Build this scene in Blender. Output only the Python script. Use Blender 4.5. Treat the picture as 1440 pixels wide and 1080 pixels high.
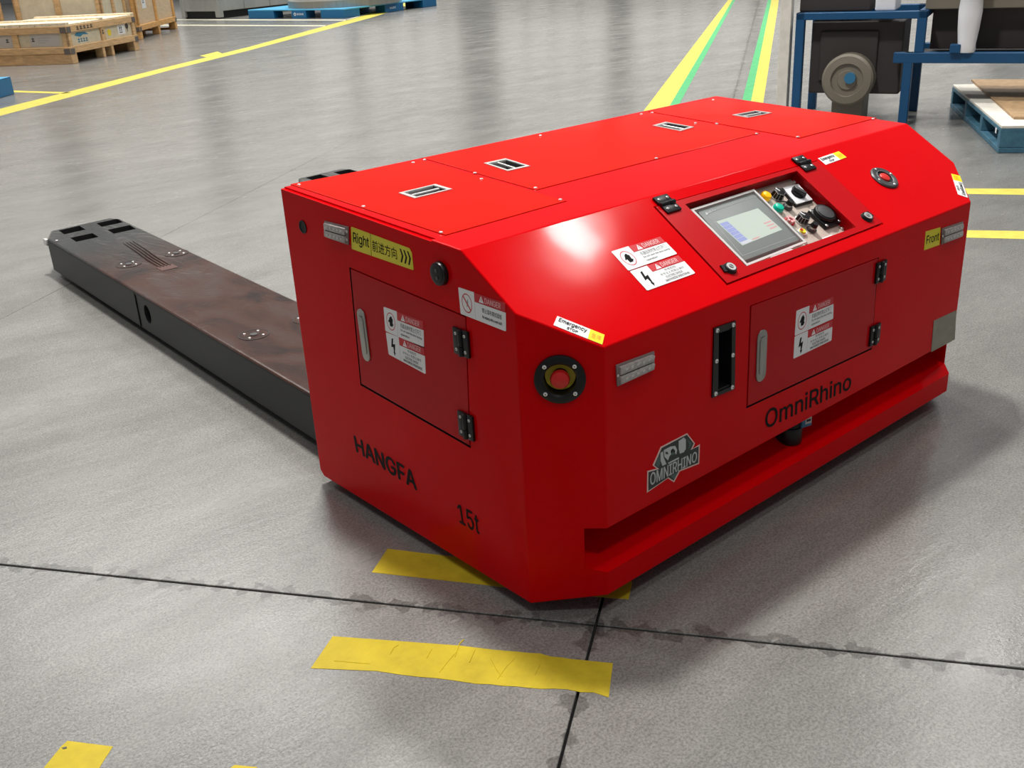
import bpy, bmesh, math, random
from mathutils import Vector, Matrix
from mathutils.geometry import delaunay_2d_cdt
random.seed(7)
for o in list(bpy.data.objects): bpy.data.objects.remove(o)
SC = bpy.context.scene; COL = SC.collection
# ------------------------------------------------------------------ camera
CP = Vector((-1.10178309, -1.18448478, 1.24442896))
CF = Vector((0.58946861, 0.70261575, -0.39856978))
CR = Vector((0.7507587, -0.65862697, -0.05071382))
CU = Vector((0.29814114, 0.26933553, 0.91573481))
FPX = 1448.39
cam = bpy.data.cameras.new('camera'); co = bpy.data.objects.new('camera', cam); COL.objects.link(co)
m = Matrix((CR, CU, -CF)).transposed().to_4x4(); m.translation = CP
co.matrix_world = m; cam.sensor_width = 36; cam.lens = FPX*36/1440; cam.clip_end = 200
SC.camera = co
# ------------------------------------------------------------------ world, lamps, exposure
w = bpy.data.worlds.new('world'); SC.world = w; w.use_nodes = True
bg = w.node_tree.nodes['Background']; bg.inputs[0].default_value = (0.93, 0.96, 1, 1); bg.inputs[1].default_value = 0.21
SC.view_settings.view_transform = 'Standard'; SC.view_settings.look = 'None'
SC.view_settings.exposure = 0.0; SC.view_settings.gamma = 1; SC.view_settings.use_curve_mapping = False
def lamp(x, y, z, sx, sy, power, rz=0, col=(1, 0.985, 0.95), spread=130):
    l = bpy.data.lights.new('high_bay_light', 'AREA'); l.shape = 'RECTANGLE'; l.size = sx; l.size_y = sy
    l.energy = power; l.color = col; l.spread = math.radians(spread)
    o = bpy.data.objects.new('high_bay_light', l); COL.objects.link(o); o.location = (x, y, z); o.rotation_euler = (0, 0, rz)
RZ = math.atan2(-0.815, 0.579)
lamp(0.9, 2.3, 6.5, 0.6, 0.6, 235, RZ, spread=110)
lamp(5.98, 0.88, 7.0, 0.6, 0.36, 85, RZ)
lamp(-1.6, -3.6, 7.5, 0.8, 0.8, 62, RZ, spread=100)
lamp(2.3, -1.5, 7.5, 0.8, 0.8, 32, RZ, spread=100)
for (x, y, e) in [(9.8, 3.2, 120), (13.5, 5.6, 200), (3.6, 5.0, 105), (6.9, 7.3, 170), (10.7, 9.7, 240), (-2.6, 7.5, 200), (14, 18, 260), (19, 12, 240)]:
    lamp(x, y, 7.5, 0.7, 0.5, e, RZ, spread=120)
lamp(3.5, 13.5, 9.0, 7.0, 4.0, 620, RZ, spread=130)          # two broad unseen lights, added to brighten the far floor
lamp(9.0, 20.0, 9.0, 7.0, 4.0, 520, RZ, spread=130)
# ------------------------------------------------------------------ materials
MAT = {}
def mat(name, col, rough=0.5, metal=0.0, spec=0.5, coat=0.0, emit=None, es=1.0, alpha=None, trans=0.0, bump=None, var=None, ior=None):
    m = bpy.data.materials.new(name); m.use_nodes = True; nt = m.node_tree; b = nt.nodes['Principled BSDF']
    c = (*col, 1); b.inputs['Base Color'].default_value = c; b.inputs['Roughness'].default_value = rough
    b.inputs['Metallic'].default_value = metal; b.inputs['Specular IOR Level'].default_value = spec
    b.inputs['Coat Weight'].default_value = coat; b.inputs['Coat Roughness'].default_value = 0.06
    b.inputs['Transmission Weight'].default_value = trans
    if ior: b.inputs['IOR'].default_value = ior
    if emit: b.inputs['Emission Color'].default_value = (*emit, 1); b.inputs['Emission Strength'].default_value = es
    N = lambda t: nt.nodes.new(t); L = nt.links.new
    geo = N('ShaderNodeNewGeometry')
    if bump:
        prev = None
        for (scale, strength, dist) in bump:
            nz = N('ShaderNodeTexNoise'); nz.inputs['Scale'].default_value = scale; nz.inputs['Detail'].default_value = 3
            L(geo.outputs['Position'], nz.inputs['Vector'])
            bp = N('ShaderNodeBump'); bp.inputs['Strength'].default_value = strength; bp.inputs['Distance'].default_value = dist
            L(nz.outputs['Fac'], bp.inputs['Height'])
            if prev: L(prev.outputs[0], bp.inputs['Normal'])
            prev = bp
        L(prev.outputs[0], b.inputs['Normal'])
        if coat: L(prev.outputs[0], b.inputs['Coat Normal'])
    if var:
        scale, amt, stretch = var
        nz = N('ShaderNodeTexNoise'); nz.inputs['Scale'].default_value = scale; nz.inputs['Detail'].default_value = 6; nz.inputs['Roughness'].default_value = 0.65
        mp = N('ShaderNodeMapping'); mp.inputs['Scale'].default_value = stretch
        L(geo.outputs['Position'], mp.inputs['Vector']); L(mp.outputs[0], nz.inputs['Vector'])
        mr = N('ShaderNodeMapRange'); mr.inputs[1].default_value = 0.3; mr.inputs[2].default_value = 0.7; mr.inputs[3].default_value = 1-amt; mr.inputs[4].default_value = 1+amt
        L(nz.outputs['Fac'], mr.inputs[0])
        mx = N('ShaderNodeVectorMath'); mx.operation = 'SCALE'; mx.inputs[0].default_value = col
        L(mr.outputs[0], mx.inputs['Scale']); L(mx.outputs[0], b.inputs['Base Color'])
    MAT[name] = m; return m
mat('red_paint', (0.60, 0.0008, 0.0028), 0.13, spec=0.055, coat=0.03, bump=[(1.6, 0.22, 0.02), (260, 0.035, 0.0006)], var=(1.5, 0.05, (1, 1, 1)))
mat('red_door_paint', (0.46, 0.003, 0.006), 0.26, spec=0.10, coat=0.03, bump=[(3.0, 0.15, 0.01), (260, 0.05, 0.0008)])
mat('black_plastic', (0.006, 0.006, 0.007), 0.34, spec=0.35)
mat('red_hatch_paint', (0.60, 0.010, 0.004), 0.15, spec=0.025, coat=0.0, bump=[(1.3, 0.30, 0.02), (260, 0.035, 0.0006)])
mat('black_matte', (0.004, 0.004, 0.004), 0.6)
mat('dark_grey_plastic', (0.055, 0.055, 0.058), 0.35)
mat('bezel_grey', (0.26, 0.28, 0.27), 0.4)
mat('bezel_line', (0.5, 0.5, 0.5), 0.4)
mat('steel', (0.62, 0.61, 0.59), 0.36, metal=0.55)
mat('brushed_steel', (0.42, 0.42, 0.39), 0.42, metal=0.9, var=(60, 0.15, (1, 1, 0.05)))
mat('nameplate_metal', (0.30, 0.28, 0.22), 0.5, metal=0.5, var=(30, 0.12, (1, 1, 1)))
mat('chrome', (0.85, 0.84, 0.82), 0.25, metal=0.6)
mat('white_vinyl', (0.80, 0.80, 0.80), 0.45)
mat('red_vinyl', (0.55, 0.006, 0.015), 0.45)
mat('pink_print', (0.80, 0.42, 0.42), 0.45)
mat('yellow_vinyl', (0.72, 0.62, 0.02), 0.45)
mat('bright_yellow_vinyl', (0.95, 0.72, 0.0), 0.45)
mat('orange_print', (0.90, 0.40, 0.01), 0.45)
mat('black_print', (0.004, 0.004, 0.004), 0.5, spec=0.1)
mat('grey_print', (0.35, 0.35, 0.36), 0.5)
mat('badge_dark', (0.02, 0.028, 0.027), 0.4)
mat('badge_green', (0.06, 0.11, 0.10), 0.4)
mat('badge_silver', (0.50, 0.52, 0.51), 0.4)
mat('badge_edge', (0.75, 0.52, 0.47), 0.4)
mat('yellow_plastic', (0.80, 0.62, 0.04), 0.5)
mat('red_plastic', (0.60, 0.015, 0.012), 0.35)
mat('amber_lens', (1.0, 0.45, 0.0), 0.25, emit=(1, 0.45, 0.0), es=0.25)
mat('green_lens', (0.0, 0.42, 0.28), 0.25, emit=(0, 0.5, 0.33), es=0.12)
mat('panel_beige', (0.50, 0.42, 0.36), 0.5, var=(40, 0.1, (1, 1, 1)))
mat('white_plastic', (0.80, 0.80, 0.82), 0.35)
mat('lens_grey', (0.42, 0.38, 0.36), 0.15, var=(120, 0.3, (1, 1, 1)))
mat('lens_frame', (0.22, 0.17, 0.16), 0.3)
mat('blue_plastic', (0.03, 0.16, 0.30), 0.4)
mat('screen_glass', (0.50, 0.56, 0.50), 0.15, emit=(0.60, 0.68, 0.60), es=0.30)
mat('screen_blue', (0.32, 0.36, 0.62), 0.2, emit=(0.35, 0.4, 0.72), es=0.25)
mat('screen_light', (0.62, 0.62, 0.68), 0.2, emit=(0.7, 0.7, 0.8), es=0.22)
mat('clear_cover', (0.9, 0.9, 0.9), 0.06, trans=1.0, ior=1.05)
mat('cover_edge', (0.62, 0.58, 0.56), 0.2)
mat('wood', (0.58, 0.37, 0.18), 0.65, var=(7, 0.25, (1, 1, 6)))
mat('wood_light', (0.80, 0.68, 0.48), 0.65, var=(6, 0.18, (1, 4, 1)))
mat('wood_pale', (0.62, 0.55, 0.40), 0.7, var=(9, 0.12, (1, 1, 1)))
mat('wood_orange', (0.66, 0.36, 0.12), 0.65, var=(7, 0.2, (1, 1, 4)))
mat('ply_panel', (0.62, 0.47, 0.30), 0.7, var=(5, 0.1, (1, 1, 6)))
mat('stencil', (0.06, 0.055, 0.05), 0.6)
mat('label_paper', (0.55, 0.53, 0.50), 0.6)
mat('label_blue', (0.03, 0.20, 0.32), 0.5)
mat('yellow_spot', (0.85, 0.65, 0.02), 0.5)
mat('bracket_steel', (0.17, 0.15, 0.14), 0.5, metal=0.5)
mat('blue_pallet', (0.006, 0.13, 0.30), 0.4)
mat('blue_pallet_top', (0.08, 0.38, 0.62), 0.4)
mat('blue_frame', (0.004, 0.07, 0.18), 0.45)
mat('blue_worn', (0.05, 0.15, 0.22), 0.6, var=(14, 0.35, (1, 1, 1)))
mat('sheet_steel', (0.42, 0.42, 0.39), 0.45, metal=0.35, var=(4, 0.12, (1, 1, 0.3)))
mat('dark_machine', (0.035, 0.028, 0.026), 0.6)
mat('beige_machine', (0.19, 0.165, 0.125), 0.5)
mat('white_wash', (0.72, 0.68, 0.60), 0.7, var=(12, 0.12, (1, 1, 1)))
mat('ply_top', (0.42, 0.27, 0.14), 0.6, var=(22, 0.22, (1, 1, 1)))
mat('joint_fill', (0.012, 0.011, 0.010), 0.9)
mat('wall_paint', (0.45, 0.45, 0.44), 0.8)
mat('fork_side', (0.010, 0.0115, 0.011), 0.40, spec=0.25, bump=[(300, 0.08, 0.001)])
mat('tape_side', (0.5, 0.43, 0.03), 0.5)

def thin_clear(name):
    m = bpy.data.materials.new(name); m.use_nodes = True; nt = m.node_tree; nt.nodes.remove(nt.nodes['Principled BSDF'])
    t = nt.nodes.new('ShaderNodeBsdfTransparent'); g = nt.nodes.new('ShaderNodeBsdfGlossy'); g.inputs['Roughness'].default_value = 0.08; x = nt.nodes.new('ShaderNodeMixShader'); x.inputs[0].default_value = 0.09
    nt.links.new(t.outputs[0], x.inputs[1]); nt.links.new(g.outputs[0], x.inputs[2]); nt.links.new(x.outputs[0], nt.nodes['Material Output'].inputs[0]); MAT[name] = m
thin_clear('clear_cover')
def tape_mat(name, col, bscale=22, bstr=0.5):
    m = mat(name, col, 0.42, spec=0.2, bump=[(bscale, bstr, 0.004)], var=(14, 0.16, (1, 1, 1))); return m
tape_mat('yellow_tape', (0.50, 0.375, 0.022), 14, 0.35)
tape_mat('floor_line_yellow', (0.62, 0.54, 0.09), 12, 0.2)
tape_mat('floor_line_green', (0.08, 0.42, 0.16), 12, 0.2)
tape_mat('floor_line_white', (0.62, 0.60, 0.46), 12, 0.2)

def fork_top_mat():
    m = bpy.data.materials.new('fork_top_film'); m.use_nodes = True; nt = m.node_tree; b = nt.nodes['Principled BSDF']
    N = lambda t: nt.nodes.new(t); L = nt.links.new
    geo = N('ShaderNodeNewGeometry')
    mp = N('ShaderNodeMapping'); mp.inputs['Scale'].default_value = (1.0, 0.45, 1); mp.inputs['Rotation'].default_value = (0, 0, 0.5); L(geo.outputs['Position'], mp.inputs[0])
    n1 = N('ShaderNodeTexNoise'); n1.inputs['Scale'].default_value = 6; n1.inputs['Detail'].default_value = 4; n1.inputs['Distortion'].default_value = 1.2; L(mp.outputs[0], n1.inputs['Vector'])
    r = N('ShaderNodeValToRGB'); L(n1.outputs['Fac'], r.inputs[0]); e = r.color_ramp.elements
    e[0].position = 0.35; e[0].color = (0.014, 0.006, 0.004, 1); e[1].position = 0.72; e[1].color = (0.052, 0.034, 0.030, 1)
    k = e.new(0.5); k.color = (0.045, 0.016, 0.009, 1)
    # plain dark steel towards the tip (y beyond 3 m), brown film nearer the body
    sx = N('ShaderNodeSeparateXYZ'); L(geo.outputs['Position'], sx.inputs[0])
    mr = N('ShaderNodeMapRange'); mr.inputs[1].default_value = 2.5; mr.inputs[2].default_value = 3.1; L(sx.outputs['Y'], mr.inputs[0])
    mx = N('ShaderNodeMix'); mx.data_type = 'RGBA'; L(mr.outputs[0], mx.inputs['Factor']); L(r.outputs[0], mx.inputs['A']); mx.inputs['B'].default_value = (0.028, 0.029, 0.028, 1)
    L(mx.outputs['Result'], b.inputs['Base Color'])
    b.inputs['Roughness'].default_value = 0.27; b.inputs['Specular IOR Level'].default_value = 0.3; b.inputs['Coat Weight'].default_value = 0.15; b.inputs['Coat Roughness'].default_value = 0.1
    n2 = N('ShaderNodeTexNoise'); n2.inputs['Scale'].default_value = 9; n2.inputs['Detail'].default_value = 3; n2.inputs['Distortion'].default_value = 1.6; L(mp.outputs[0], n2.inputs['Vector'])
    n3 = N('ShaderNodeTexWave'); n3.inputs['Scale'].default_value = 3; n3.inputs['Distortion'].default_value = 14; n3.inputs['Detail'].default_value = 2; L(mp.outputs[0], n3.inputs['Vector'])
    ad = N('ShaderNodeMath'); ad.operation = 'MULTIPLY_ADD'; L(n3.outputs['Fac'], ad.inputs[0]); ad.inputs[1].default_value = 0.04; L(n2.outputs['Fac'], ad.inputs[2])
    bp = N('ShaderNodeBump'); bp.inputs['Strength'].default_value = 0.3; bp.inputs['Distance'].default_value = 0.010; L(ad.outputs[0], bp.inputs['Height'])
    L(bp.outputs[0], b.inputs['Normal']); L(bp.outputs[0], b.inputs['Coat Normal'])
    MAT['fork_top_film'] = m
fork_top_mat()

D1 = Vector((0.579, -0.8153, 0)); D2 = Vector((0.8153, 0.579, 0))
TA, SB = 0.0547, 0.042
def floor_mat():
    m = bpy.data.materials.new('polished_concrete'); m.use_nodes = True; nt = m.node_tree; b = nt.nodes['Principled BSDF']
    N = lambda t: nt.nodes.new(t); L = nt.links.new
    geo = N('ShaderNodeNewGeometry'); P = geo.outputs['Position']
    def noise(scale, detail=4, stretch=None, rough=0.6, dist=0.0):
        n = N('ShaderNodeTexNoise'); n.inputs['Scale'].default_value = scale; n.inputs['Detail'].default_value = detail
        n.inputs['Roughness'].default_value = rough; n.inputs['Distortion'].default_value = dist
        if stretch:
            mp = N('ShaderNodeMapping'); mp.inputs['Scale'].default_value = stretch; mp.inputs['Rotation'].default_value = (0, 0, 0.85)
            L(P, mp.inputs[0]); L(mp.outputs[0], n.inputs['Vector'])
        else: L(P, n.inputs['Vector'])
        return n.outputs['Fac']
    def rng(x, a, b_, c, d):
        mr = N('ShaderNodeMapRange'); mr.inputs[1].default_value = a; mr.inputs[2].default_value = b_; mr.inputs[3].default_value = c; mr.inputs[4].default_value = d
        L(x, mr.inputs[0]); return mr.outputs[0]
    def mul(a, b_):
        n = N('ShaderNodeMath'); n.operation = 'MULTIPLY'
        for i, v in enumerate((a, b_)):
            if isinstance(v, float): n.inputs[i].default_value = v
            else: L(v, n.inputs[i])
        return n.outputs[0]
    v = rng(noise(0.9, 5, (1, 3.0, 1)), 0.3, 0.7, 0.86, 1.14)
    v = mul(v, rng(noise(5, 6, (1, 2.0, 1), 0.7, 0.5), 0.3, 0.7, 0.90, 1.10))
    v = mul(v, rng(noise(190, 3, None, 0.75), 0.36, 0.60, 0.66, 1.14))
    v = mul(v, rng(noise(60, 3, None, 0.7), 0.3, 0.7, 0.90, 1.08))
    # damp-looking stains that creep out of the two wide joints
    def stain(axis, off, nscale, width):
        dot = N('ShaderNodeVectorMath'); dot.operation = 'DOT_PRODUCT'; L(P, dot.inputs[0]); dot.inputs[1].default_value = axis
        s = N('ShaderNodeMath'); s.operation = 'SUBTRACT'; L(dot.outputs['Value'], s.inputs[0]); s.inputs[1].default_value = off
        a = N('ShaderNodeMath'); a.operation = 'ABSOLUTE'; L(s.outputs[0], a.inputs[0])
        mp = N('ShaderNodeMapping'); mp.inputs['Scale'].default_value = (1, 1, 1); L(P, mp.inputs[0])
        n = N('ShaderNodeTexNoise'); n.inputs['Scale'].default_value = nscale; n.inputs['Detail'].default_value = 2; L(mp.outputs[0], n.inputs['Vector'])
        wd = rng(n.outputs['Fac'], 0.44, 0.66, 0.003, width)
        dv = N('ShaderNodeMath'); dv.operation = 'DIVIDE'; L(a.outputs[0], dv.inputs[0]); L(wd, dv.inputs[1])
        return rng(dv.outputs[0], 0.75, 1.15, 0.60, 1.0)
    v = mul(v, stain(D2, TA, 26, 0.036)); v = mul(v, stain(D1, SB, 22, 0.036))
    mx = N('ShaderNodeVectorMath'); mx.operation = 'SCALE'; mx.inputs[0].default_value = (0.206, 0.201, 0.187); L(v, mx.inputs['Scale'])
    L(mx.outputs[0], b.inputs['Base Color'])
    rr = rng(noise(2.2, 5, (1, 2.5, 1)), 0.3, 0.7, 0.14, 0.30)
    L(rr, b.inputs['Roughness']); b.inputs['Specular IOR Level'].default_value = 0.75
    n2 = noise(150, 3, None, 0.7); n4 = noise(9, 3, (1, 3, 1))
    b1 = N('ShaderNodeBump'); b1.inputs['Strength'].default_value = 0.25; b1.inputs['Distance'].default_value = 0.0015; L(n2, b1.inputs['Height'])
    b2 = N('ShaderNodeBump'); b2.inputs['Strength'].default_value = 0.07; b2.inputs['Distance'].default_value = 0.01; L(n4, b2.inputs['Height']); L(b1.outputs[0], b2.inputs['Normal'])
    L(b2.outputs[0], b.inputs['Normal'])
    MAT['polished_concrete'] = m
floor_mat()

# ------------------------------------------------------------------ frames: a plane with axes U, V and outward normal N
class Frame:
    def __init__(s, O, U, V):
        s.O = Vector(O); s.U = Vector(U).normalized(); s.V = Vector(V).normalized(); s.N = s.U.cross(s.V).normalized()
    def __call__(s, u, v, n=0.0): return s.O+s.U*u+s.V*v+s.N*n
    def px(s, x, y, n=0.0):                      # where the photographed point x, y lies on this plane
        d = CF*FPX+CR*(x-720)-CU*(y-540); t = ((s.O+s.N*n)-CP).dot(s.N)/d.dot(s.N); q = CP+d*t-s.O
        return (q.dot(s.U), q.dot(s.V))
    def quad(s, *pts, n=0.0): return [s.px(x, y, n) for x, y in pts]
    def sub(s, u, v, ang=0.0, n=0.0):
        c, k = math.cos(ang), math.sin(ang)
        return Frame(s(u, v, n), s.U*c+s.V*k, -s.U*k+s.V*c)
W, Lb, YC, HS, HC, CX, CY = 1.5399, 0.898, 0.2524, 0.5721, 0.728, 0.1075, 0.109
HCH = HS+(HC-HS)*CY/YC; RT = 0.7544
FLOOR = Frame((0, 0, 0), (1, 0, 0), (0, 1, 0))
SIDE = Frame((0, 0, 0), (0, -1, 0), (0, 0, 1))
FRONT = Frame((0, 0, 0), (1, 0, 0), (0, 0, 1))
SLOPE = Frame((0, 0, HS), (1, 0, 0), (0, YC, HC-HS))
CHAM = Frame((0, CY, 0), (CX, -CY, 0), (0, 0, 1))
TOP = Frame((0, YC, HC), (1, 0, 0), (0, Lb-YC, RT-HC))

# ------------------------------------------------------------------ mesh builder
class MB:
    def __init__(s): s.v = []; s.f = []; s.m = []; s.mats = []
    def mi(s, name):
        if name not in s.mats: s.mats.append(name)
        return s.mats.index(name)
    def add(s, vs, fs, mat):
        b = len(s.v); s.v += [Vector(p) for p in vs]; k = s.mi(mat)
        for f in fs: s.f.append([b+i for i in f]); s.m.append(k)
        return s
    def prism(s, F, pts, n0, n1, mat, scale_top=None):
        n = len(pts); a = [F(u, v, n0) for u, v in pts]
        tp = pts
        if scale_top:
            cu = sum(p[0] for p in pts)/n; cv = sum(p[1] for p in pts)/n
            tp = [(cu+(u-cu)*scale_top, cv+(v-cv)*scale_top) for u, v in pts]
        c = [F(u, v, n1) for u, v in tp]
        area = sum(pts[i][0]*pts[(i+1) % n][1]-pts[(i+1) % n][0]*pts[i][1] for i in range(n))
        r = list(range(n)); 
        if area < 0: r = r[::-1]
        fs = [[i for i in reversed(r)], [n+i for i in r]]+[[r[i], r[(i+1) % n], n+r[(i+1) % n], n+r[i]] for i in range(n)]
        return s.add(a+c, fs, mat)
    def box(s, F, u0, u1, v0, v1, n0, n1, mat): return s.prism(F, [(u0, v0), (u1, v0), (u1, v1), (u0, v1)], n0, n1, mat)
    def cyl(s, F, c, r, n0, n1, mat, seg=24, st=None, ry=None):
        ry = ry or r
        return s.prism(F, [(c[0]+r*math.cos(2*math.pi*i/seg), c[1]+ry*math.sin(2*math.pi*i/seg)) for i in range(seg)], n0, n1, mat, st)
    def lathe(s, F, c, prof, mat, seg=28, close=False):
        vs = []; fs = []; k = len(prof)
        for i in range(seg):
            a = 2*math.pi*i/seg
            for r, n in prof: vs.append(F(c[0]+r*math.cos(a), c[1]+r*math.sin(a), n))
        for i in range(seg):
            j = (i+1) % seg
            for q in range(k-1): fs.append([i*k+q, j*k+q, j*k+q+1, i*k+q+1])
            if close: fs.append([i*k+k-1, j*k+k-1, j*k, i*k])
        return s.add(vs, fs, mat)
    def ring(s, F, c, r0, r1, n0, n1, mat, seg=28): return s.lathe(F, c, [(r0, n0), (r1, n0), (r1, n1), (r0, n1)], mat, seg, True)
    def tube(s, pts, r, mat, seg=8):
        vs = []; fs = []
        for i, p in enumerate(pts):
            p = Vector(p); d = (Vector(pts[min(i+1, len(pts)-1)])-Vector(pts[max(i-1, 0)])).normalized()
            a = d.orthogonal().normalized(); b = d.cross(a)
            if i and (a0 := ref).dot(a) < 0.99: a = (a0-d*a0.dot(d)).normalized(); b = d.cross(a)
            ref = a
            for k in range(seg): t = 2*math.pi*k/seg; vs.append(p+(a*math.cos(t)+b*math.sin(t))*r)
        for i in range(len(pts)-1):
            for k in range(seg): l = (k+1) % seg; fs.append([i*seg+k, i*seg+l, (i+1)*seg+l, (i+1)*seg+k])
        fs.append(list(range(seg))[::-1]); fs.append([(len(pts)-1)*seg+k for k in range(seg)])
        return s.add(vs, fs, mat)
    def build(s, name, parent=None, bevel=0.0, smooth=True, label=None, origin=None, seg=2, fixn=False):
        lo = Vector([min(p[i] for p in s.v) for i in range(3)]); hi = Vector([max(p[i] for p in s.v) for i in range(3)])
        o0 = Vector(origin) if origin is not None else Vector(((lo.x+hi.x)/2, (lo.y+hi.y)/2, lo.z))
        me = bpy.data.meshes.new(name); me.from_pydata([tuple(p-o0) for p in s.v], [], s.f)
        for k in s.mats: me.materials.append(MAT[k])
        me.polygons.foreach_set('material_index', s.m)
        if bevel or fixn:
            bm = bmesh.new(); bm.from_mesh(me)
            if fixn: bmesh.ops.recalc_face_normals(bm, faces=bm.faces)
            if bevel:
                ed = [e for e in bm.edges if len(e.link_faces) == 2 and e.calc_face_angle(0) > 0.5]
                bmesh.ops.bevel(bm, geom=ed, offset=bevel, segments=seg, affect='EDGES', profile=0.5, clamp_overlap=True)
            bm.to_mesh(me); bm.free()
        if smooth:
            me.polygons.foreach_set('use_smooth', [True]*len(me.polygons)); me.set_sharp_from_angle(angle=math.radians(32))
        me.update()
        o = bpy.data.objects.new(name, me); COL.objects.link(o)
        if parent is not None:
            o.parent = parent; o.location = o0-WL[parent.name]
        else: o.location = o0
        WL[o.name] = o0
        if label: o['label'] = label
        return o
WL = {}
def tag(o, label, cat, group=None, kind=None):
    o['label'] = label
    if cat: o['category'] = cat
    if group: o['group'] = group
    if kind: o['kind'] = kind
    return o
def thing(name, loc, label, cat, group=None):
    o = bpy.data.objects.new(name, None); COL.objects.link(o); o.location = loc; WL[o.name] = Vector(loc); o.empty_display_size = 0.05
    return tag(o, label, cat, group)
# text as geometry, fitted to a quad (TL, TR, BR, BL) on a frame
TC = {}
INTER = None
try:
    INTER = bpy.data.fonts.load(bpy.utils.system_resource('DATAFILES', path='fonts')+'/Inter.woff2')
except Exception:
    INTER = None
def glyphs(body, bold=0.0, shear=0.0):
    if any(ord(ch) > 255 for ch in body): bold = bold*0.6
    else: bold = 0.0
    key = (body, bold, shear)
    if key in TC: return TC[key]
    cu = bpy.data.curves.new('lettering_curve', 'FONT'); cu.body = body
    if INTER and all(ord(ch) < 256 for ch in body): cu.font = INTER
    cu.size = 1; cu.offset = bold; cu.shear = shear; cu.resolution_u = 3
    cu.align_x = 'CENTER'; cu.fill_mode = 'NONE' if not any(ord(ch) > 255 for ch in body) else 'FRONT'
    to = bpy.data.objects.new('lettering_curve', cu); COL.objects.link(to)
    dg = bpy.context.evaluated_depsgraph_get(); dg.update()
    me = bpy.data.meshes.new_from_object(to.evaluated_get(dg))
    if cu.fill_mode == 'FRONT': vs = [v.co.copy() for v in me.vertices]; fs = [list(p.vertices) for p in me.polygons]
    else:                                            # outlines filled by winding number, so that overlapping contours stay solid
        P = [v.co.to_2d() for v in me.vertices]; E = [tuple(e.vertices) for e in me.edges]
        ov, oe, of, *_ = delaunay_2d_cdt(P, E, [], 0, 1e-5)
        def inside(c):
            n = 0
            for a, b in E:
                p, q = P[a], P[b]
                if (p.y <= c.y) != (q.y <= c.y):
                    x = p.x+(c.y-p.y)/(q.y-p.y)*(q.x-p.x)
                    if x > c.x: n += 1 if q.y > p.y else -1
            return n != 0
        vs = [Vector((v.x, v.y, 0)) for v in ov]; fs = [list(f) for f in of if inside(sum((ov[i] for i in f), Vector((0, 0)))/len(f))]
    bpy.data.objects.remove(to); bpy.data.curves.remove(cu); bpy.data.meshes.remove(me)
    if vs:
        x0 = min(v.x for v in vs); x1 = max(v.x for v in vs); y0 = min(v.y for v in vs); y1 = max(v.y for v in vs)
        vs = [((v.x-x0)/(x1-x0), (v.y-y0)/(y1-y0)) for v in vs]
    TC[key] = (vs, fs); return TC[key]
def bil(Q, s, t):       # s left to right, t bottom to top
    TL, TR, BR, BL = [Vector((q[0], q[1])) for q in Q]
    p = (BL*(1-s)+BR*s)*(1-t)+(TL*(1-s)+TR*s)*t
    return (p.x, p.y)
def text(mb, F, Q, body, n, mat, box=(0, 0, 1, 1), bold=0.0, shear=0.0):
    vs, fs = glyphs(body, bold, shear); a, b, c, d = box
    pts = [F(*bil(Q, a+x*(c-a), b+y*(d-b)), n) for x, y in vs]
    ok = fs
    if fs:
        f = fs[0]; nn = (pts[f[1]]-pts[f[0]]).cross(pts[f[2]]-pts[f[0]])
        if nn.dot(F.N) < 0: ok = [g[::-1] for g in fs]
    mb.add(pts, ok, mat)
    if bold and all(ord(ch) < 256 for ch in body):      # heavier strokes: a second and third impression set slightly aside
        w_ = (F(*bil(Q, c, b), n)-F(*bil(Q, a, b), n)).length/max(1, len(body)); k = w_*bold*2.2
        for sx, sy, dn in ((k, 0, 0.00003), (-k, 0, 0.00006), (0, k*0.7, 0.00009), (0, -k*0.7, 0.00012)):
            mb.add([p+F.U*sx+F.V*sy+F.N*dn for p in pts], ok, mat)
def bp(mb, F, Q, pts, n0, n1, mat): mb.prism(F, [bil(Q, s, t) for s, t in pts], n0, n1, mat)
def boolcut(o, cutters):
    for mb in cutters:
        c = mb.build('cut_tool', fixn=True, smooth=False)
        md = o.modifiers.new('b', 'BOOLEAN'); md.operation = 'DIFFERENCE'; md.solver = 'EXACT'; md.object = c; md.material_mode = 'TRANSFER'
    bpy.context.view_layer.update()
    dg = bpy.context.evaluated_depsgraph_get(); dg.update()
    me = bpy.data.meshes.new_from_object(o.evaluated_get(dg)); old = o.data; cs = [md.object for md in o.modifiers]
    o.modifiers.clear(); o.data = me; bpy.data.meshes.remove(old)
    for c in cs:
        cm = c.data; bpy.data.objects.remove(c); bpy.data.meshes.remove(cm)

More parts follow.
